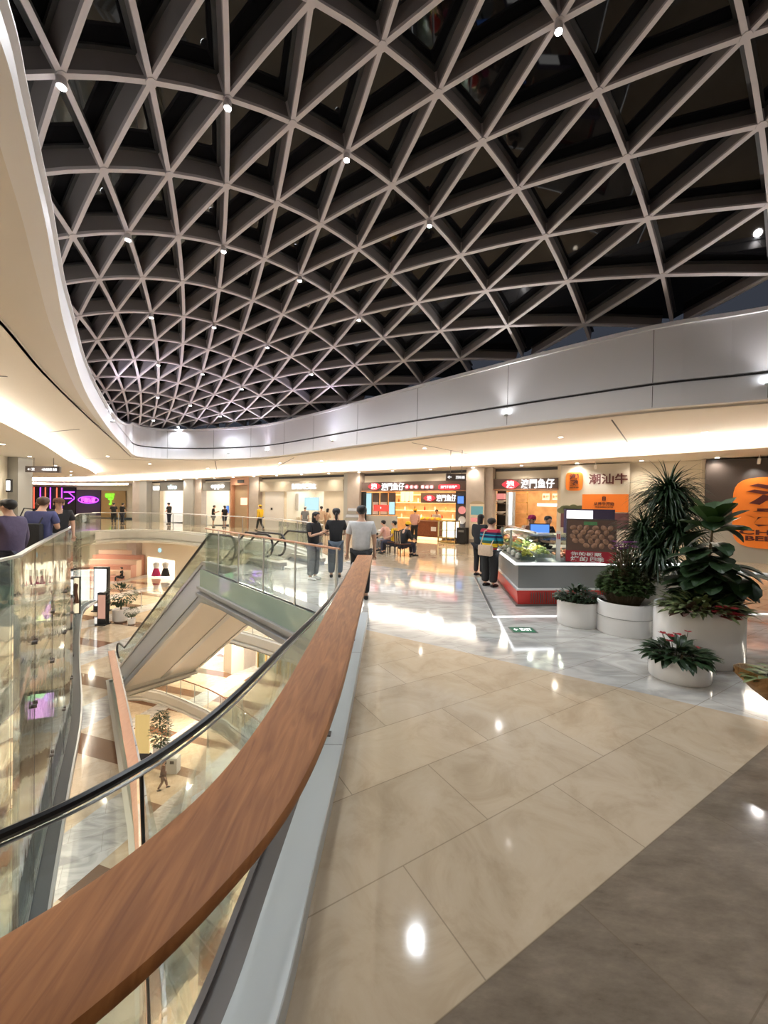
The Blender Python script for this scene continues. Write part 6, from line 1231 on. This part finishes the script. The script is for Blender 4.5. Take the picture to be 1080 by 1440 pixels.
for px, Y, rz, lab, tp, lg, ht, ps in ((546, 15.6, 60, 'guest in pink tee with dark hair sitting left at the cafe tables', ('tee', 'c_pink'), ('trousers', 'c_grey'), None, 'sit_lean'), (555, 14.9, 75, 'guest in yellow and grey sitting in the middle at the cafe tables', ('tee', 'c_yellow'), ('trousers', 'c_navy'), None, 'sit'), (567, 14.2, -62, 'guest in dark clothes and yellow cap sitting turned to the right', ('long', 'c_black'), ('trousers', 'c_navy'), 'c_yellow', 'sit_lean')):
    P = at_y(px, 720, Y); person(lab, (P.x, P.y, 0), rz, 1.7, ps, tp, lg, 'short', hat=ht); chair('striped slatted chair under the %s guest at the cafe tables' % {546: 'left pink-shirted', 555: 'middle yellow-shirted', 567: 'right dark-clothed'}[px], (P.x, P.y, 0), rz)
# stacked boxes and stand behind the man in the white tee
P = at_y(499, 720, 12.5); o = thing('box_stand', 'stack of pale trays on a stand left of the man in the white tee', 'stand', (P.x, P.y, 0)); MB().tube([(0, 0, 0), (0, 0, 1.25)], .03, 8).build('post', M['grey'], o); MB().lathe([(.25, 0), (.25, .02), (.05, .04)], 16).build('base', M['grey'], o)
for k in range(5): MB().box(-.32 + .03 * k, -.2, 1.22 + k * .1, .32 - .02 * k, .2, 1.29 + k * .1).build('tray', M['c_khaki' if k % 2 else 'paper'], o)

# ------------------------------------------------------------ one floor down (5 m below)
Z1 = -5.0
o = thing('totem_screen', 'tall dark framed lit display totem one floor down', 'display', (-15.6, 22.9, Z1)); P = at_z(142, 842, Z1 + 0.2); 
def totem(lab, px, y0, y1, Y, wpx, m, frame='dark'):
    A = at_y(px, y1, Y); Bz = at_y(px, y0, Y).z; w_ = wpx / FPX * Y / 2; o = thing('display_totem', lab, 'display', (A.x, Y, Z1)); h_ = Bz - Z1
    MB().box(-w_, -0.12, 0.05, w_, 0.12, h_).build('frame', M[frame], o, bevel=0.02); MB().box(-w_ * .8, -0.13, 0.35, w_ * .8, -0.12, h_ - 0.12).build('display', m, o); MB().box(-w_ * 1.1, -0.25, 0, w_ * 1.1, 0.25, 0.06).build('foot', M['dark'], o); return o
bpy.data.objects.remove(o)
totem('tall dark framed display totem with white lit face one floor down', 143, 797, 842, 24.6, 20, M['whiteemi']); totem('peach coloured advertising totem with dark foot one floor down', 145, 833, 872, 21.9, 13, emi('peach_screen', (0.8, 0.42, 0.30), 0.7))
def pot_plant(lab, P, s=1.0, kind='round', seed=1):
    t = thing('potted_tree', lab, 'potted plant', P); MB().lathe([(0.30 * s, 0), (0.42 * s, 0.1 * s), (0.45 * s, 0.72 * s), (0.42 * s, 0.74 * s), (0.38 * s, 0.70 * s)], 24).build('pot', M['white'], t, smooth=True); MB().tube([(0, 0, 0.6 * s), (0.02, 0, 1.3 * s)], 0.05 * s, 8).build('trunk', M['stem'], t); fo = MB(); rr = random.Random(seed)
    for k in range(420):
        if kind == 'round': d = sph(rr); p = Vector((d.x * .75, d.y * .75, 1.55 + d.z * .62)) * s * 1.0; p = Vector((p.x, p.y, (1.55 + d.z * .62 * rr.uniform(.6, 1)) * s)); leaf(fo, p, d, 0.17 * s, 0.10 * s, .5, 2)
        else: z = rr.uniform(.75, 2.9); r = (0.62 - abs(z - 1.7) * .28) * rr.random() ** .5; a = rr.uniform(0, 6.28); leaf(fo, Vector((r * math.cos(a), r * math.sin(a), z)) * s, (math.cos(a), math.sin(a), .5), 0.26 * s, 0.09 * s, .8, 3, shape='point')
    fo.build('foliage', M['lf'], t); return t
pot_plant('bushy round-headed tree in a big white pot one floor down', tuple(at_z(170, 874, Z1)), 0.98, 'round', 2)
P = at_z(185, 878, Z1); pot_plant('small bush in a low white pot beside the big one one floor down', tuple(P), 0.45, 'round', 3)
pot_plant('tall leafy tree in a white pot on the lowest floor', tuple(at_z(226, 1064, -15.0)), 1.02, 'tall', 4)
# seating steps and seated people
o = thing('seating_steps', 'broad wooden seating steps with reddish stripes one floor down', 'seating', (-24.6, 34, Z1))
for k in range(6): MB().box(-2.6, k * 0.8, 0.0, 2.0, k * 0.8 + 0.8, k * 0.36 + 0.36).build('step', mat('pale_step_%d' % k, (0.62, 0.47, 0.36), 0.5) if k % 2 else mat('red_step_%d' % k, (0.50, 0.25, 0.19), 0.5), o)
STR(MB().box(-50, 40.2, -5, -22.6, 40.4, -0.36), 'wall_far', M['cream'])
for px, lab, rz in ((150, 'person in dark clothes sitting on the seating steps, left', 180), (172, 'person in dark clothes with legs stretched on the seating steps, right', 110)):
    P = at_y(px, 795, 34.2); person(lab, (P.x, 34.12, Z1 - .06), rz, 1.7, 'sit', ('tee', 'c_black'), ('trousers', 'c_black'), 'short')
# shop with dresses
STR(sbox(S(186), 24, -0.15, 0, -5, -0.36), 'wall_back', M['cream']); STR(sbox(S(186), S(200), -0.1, 0.5, -5, -0.36), 'wall_back', M['pillar']); 
def L1rect(x0, y0, x1, y1, t): return srect(x0, y0, x1, y1, t)
a = srect(207, 786, 244, 826, t=0.1); STR(sbox(a[0], a[1], -0.1, 0.06, -5, a[3]), 'wall_back', mat('lit_shop_back', (0.7, 0.62, 0.5), 0.6, emis=(1, .85, .62), es=0.55))
for px, m_, lab in ((219, 'c_fuchsia', 'fuchsia skirt outfit with white top hanging in the lit shop window one floor down'), (232, 'c_black', 'black dress with white top hanging in the lit shop window one floor down')):
    a = srect(px - 4, 791, px + 4, 810, t=0.35); o = thing('hanging_dress', lab, 'dress', sp((a[0] + a[1]) / 2, 0.3, a[3])); h_ = a[3] - a[2]; w_ = (a[1] - a[0]) / 2
    MB().lathe([(w_ * .9, -h_), (w_ * .6, -h_ * .6), (w_ * .42, -h_ * .42)], 14, 1, .5).build('skirt', M[m_], o, smooth=True); MB().lathe([(w_ * .45, -h_ * .43), (w_ * .62, -h_ * .2), (w_ * .6, -h_ * .05), (w_ * .15, 0)], 14, 1, .5).build('top', M['c_white'], o, smooth=True)
a = srect(219, 771, 226, 777, t=0.2); o = sthing('shop_sign', 'small pale blue lit round shop mark over the dress window one floor down', 'shop sign', (a[0] + a[1]) / 2, 0.1, None, a[2]); sput(disc((a[0] + a[1]) / 2, (a[2] + a[3]) / 2, (a[3] - a[2]) / 2, 0.02, d=0.1), 'lit_disc', M['cyanlit'], o)
# shops behind the glass screen on the left, one floor down
STR(MB().prism([(-24, 28), (-24.3, 28), (-12.2, -2), (-11.9, -2)], -5, -0.36), 'wall_left', M['greyp'])
def lscreen(lab, px, py, wpx, hpx, Y, m, name='advert_screen', txt=None):
    P = at_y(px, py, Y); w_ = wpx / FPX * Y / 2; h_ = hpx / FPX * Y / 2; o = thing(name, lab, 'screen', P, R(20)); MB().box(-w_ - .05, 0, -h_ - .05, w_ + .05, .08, h_ + .05).build('frame', M['dark'], o); MB().box(-w_, -.01, -h_, w_, 0, h_).build('display', m, o); return o
m_, N, L, Pn = nt('advert_picture'); tc = N.new('ShaderNodeTexCoord'); vz = N.new('ShaderNodeTexVoronoi'); vz.inputs['Scale'].default_value = 2.2; L.new(tc.outputs['Object'], vz.inputs['Vector']); hs_ = N.new('ShaderNodeHueSaturation'); hs_.inputs['Saturation'].default_value = .6; L.new(vz.outputs['Color'], hs_.inputs['Color']); L.new(hs_.outputs[0], Pn.inputs['Emission Color']); Pn.inputs['Emission Strength'].default_value = .9; Pn.inputs['Base Color'].default_value = (.02, .02, .02, 1); M['advert'] = m_
lscreen('colourful pale advertising screen seen through the left glass screen', 58, 852, 22, 42, 13.5, M['advert']); lscreen('green and white advertising picture low behind the left glass screen', 60, 992, 26, 34, 10.2, M['advert'])
lscreen('warm lit shop window with hanging clothes behind the left glass screen', 98, 838, 22, 50, 19.5, emi('warm_window', (1.0, .82, .55), 1.0), 'shop_window')
for k, px in enumerate((95, 103)):
    P = at_y(px, 822, 19.3); x = MB().lathe([(.30, -.9), (.2, -.35), (.24, 0), (.05, .1)], 12, 1, .4).build('hanging_garment', M['c_brown' if k else 'c_grey'], smooth=True); x.location = P; tag(x, ('left grey' if not k else 'right brown') + ' garment hanging in the warm lit window behind the left glass', 'garment')
P = at_y(20, 845, 12.0); o = thing('neon_sign', 'violet neon loops glowing behind the left glass screen', 'neon sign', P)
for dx, r in ((-.2, .25), (.5, .16)): MB().tube([(dx + r * 1.3 * math.cos(a * .4), 0, r * .5 * math.sin(a * .4) + dx * -.3) for a in range(16)], .02, 6, closed=True).build('neon_loop', M['purplelit'], o)

# ------------------------------------------------------------ two floors down (10 m below) and the lowest floor
STR(sbox(S(186), 24, -0.15, 0, -10, -5.87), 'wall_back', M['cream'])
for x0, x1, m_, t in ((255, 272, 'dark', .3), (273, 288, None, .3), (289, 314, 'whiteemi', .1), (315, 326, 'cream', 2.0)):
    a = srect(x0, 895, x1, None, t=t); STR(sbox(a[0], a[1], 0.0, t, -10, -5.9), 'wall_back', M[m_] if m_ else mat('teal_wall', (0.02, 0.36, 0.34), 0.5, emis=(0.02, .36, .34), es=.4))
a = srect(326, 895, 344, None, t=1.0); STR(sbox(a[0], a[1], 0.0, 1.0, -10, -5.9), 'wall_back', M['pillar'])
a = srect(259, 905, 268, 925, t=.5); o = thing('light_box', 'violet-blue lit box sign beside the teal wall two floors down', 'light box', sp((a[0] + a[1]) / 2, .45, -8.4)); MB().box(-.5, -.05, -1.2, .5, .05, 1.0).build('display', M['bluelit'], o)
for k in range(5):
    a = srect(360 + k * 16, 930, 372 + k * 16, 985, t=.3); o = sthing('glass_door', 'steel framed glass shop door two floors down, %s from the left' % ('first', 'second', 'third', 'fourth', 'fifth')[k], 'door', (a[0] + a[1]) / 2, .2, None, -10)
    w_ = a[1] - a[0]
    for s_ in (a[0], a[1] - .07): sput(sbox(s_, s_ + .07, .1, .2, -10, -7.4), 'frame', M['gold'], o)
    sput(sbox(a[0], a[1], .1, .2, -7.47, -7.4), 'frame', M['gold'], o); sput(sbox(a[0], a[1], .14, .15, -10, -7.4), 'glass', M['shopglass'], o)
STR(sbox(-40, 30, -6.2, -6.0, -15, -10.87), 'wall_back', M['cream'])
person('person in dark brown coat walking on the lowest floor', tuple(at_z(229, 1110, -15.0)), -70, 1.72, 'walk', ('long', 'c_brown'), ('trousers', 'c_brown'), 'short')
P = at_z(240, 1086, -15.0); o = thing('litter_bin', 'grey double litter bin beside the white pot on the lowest floor', 'bin', P); MB().box(-.5, -.25, 0.04, .5, .25, 1.0).build('body', M['greyp'], o, bevel=.02)
for x_ in (-.25, .2): MB().box(x_ - .12, -.27, .68, x_ + .12, -.25, .86).build('slot', M['dark'], o)
P = at_z(200, 1062, -15.0); o = thing('display_totem', 'golden upright panel on the lowest floor', 'display', (P.x, P.y, -15)); MB().box(-.45, -.06, 0, .45, .06, 2.7).build('panel', emi('gold_panel', (.8, .55, .2), .8), o); MB().box(-.5, -.2, 0, .5, .2, .05).build('foot', M['dark'], o)
P = at_z(205, 1072, -15.0); o = thing('floor_sign', 'small black folding sign on the lowest floor', 'sign', P); MB().beam((-.4, -.25, .02), (.4, -.25, .02), (0, .01, 0), (0, .25, .55)).build('front_leaf', M['dark'], o); MB().beam((-.4, .25, .02), (.4, .25, .02), (0, .01, 0), (0, -.25, .55)).build('rear_leaf', M['dark'], o)

# ------------------------------------------------------------ pieces of parts go one level deeper
DEEP = {'display': ('frame', 'bezel', 'case'), 'lettering': ('board', 'display', 'lit_panel', 'orange_badge'), 'emblem_mark': ('red_emblem',), 'disc_mark': ('lit_disc',), 'soil': ('pot', 'hull'), 'lens': ('housing',), 'lamp_face': ('trim_ring',), 'contents': ('tub_wall',), 'food_heap': ('tray',), 'handle': ('leaf',), 'plate': ('lintel',), 'strap': ('bag_body',), 'printed_nut': ('picture_ground',), 'neon_loop': ('panel',), 'light_strip': ('panel',), 'slot': ('body',), 'foot_slats': ('red_foot',), 'edge_light': ('counter_top',), 'band_line': ('pot',)}
for root in [o for o in C.objects if o.parent is None]:
    kids = list(root.children)
    for ch in kids:
        base = ch.name.split('.')[0]
        for want in DEEP.get(base, ()):
            par = [k for k in kids if k.name.split('.')[0] == want and k.parent is root]
            if par and (want not in DEEP or base == 'lettering' and want != 'display'): ch.parent = par[0]; break
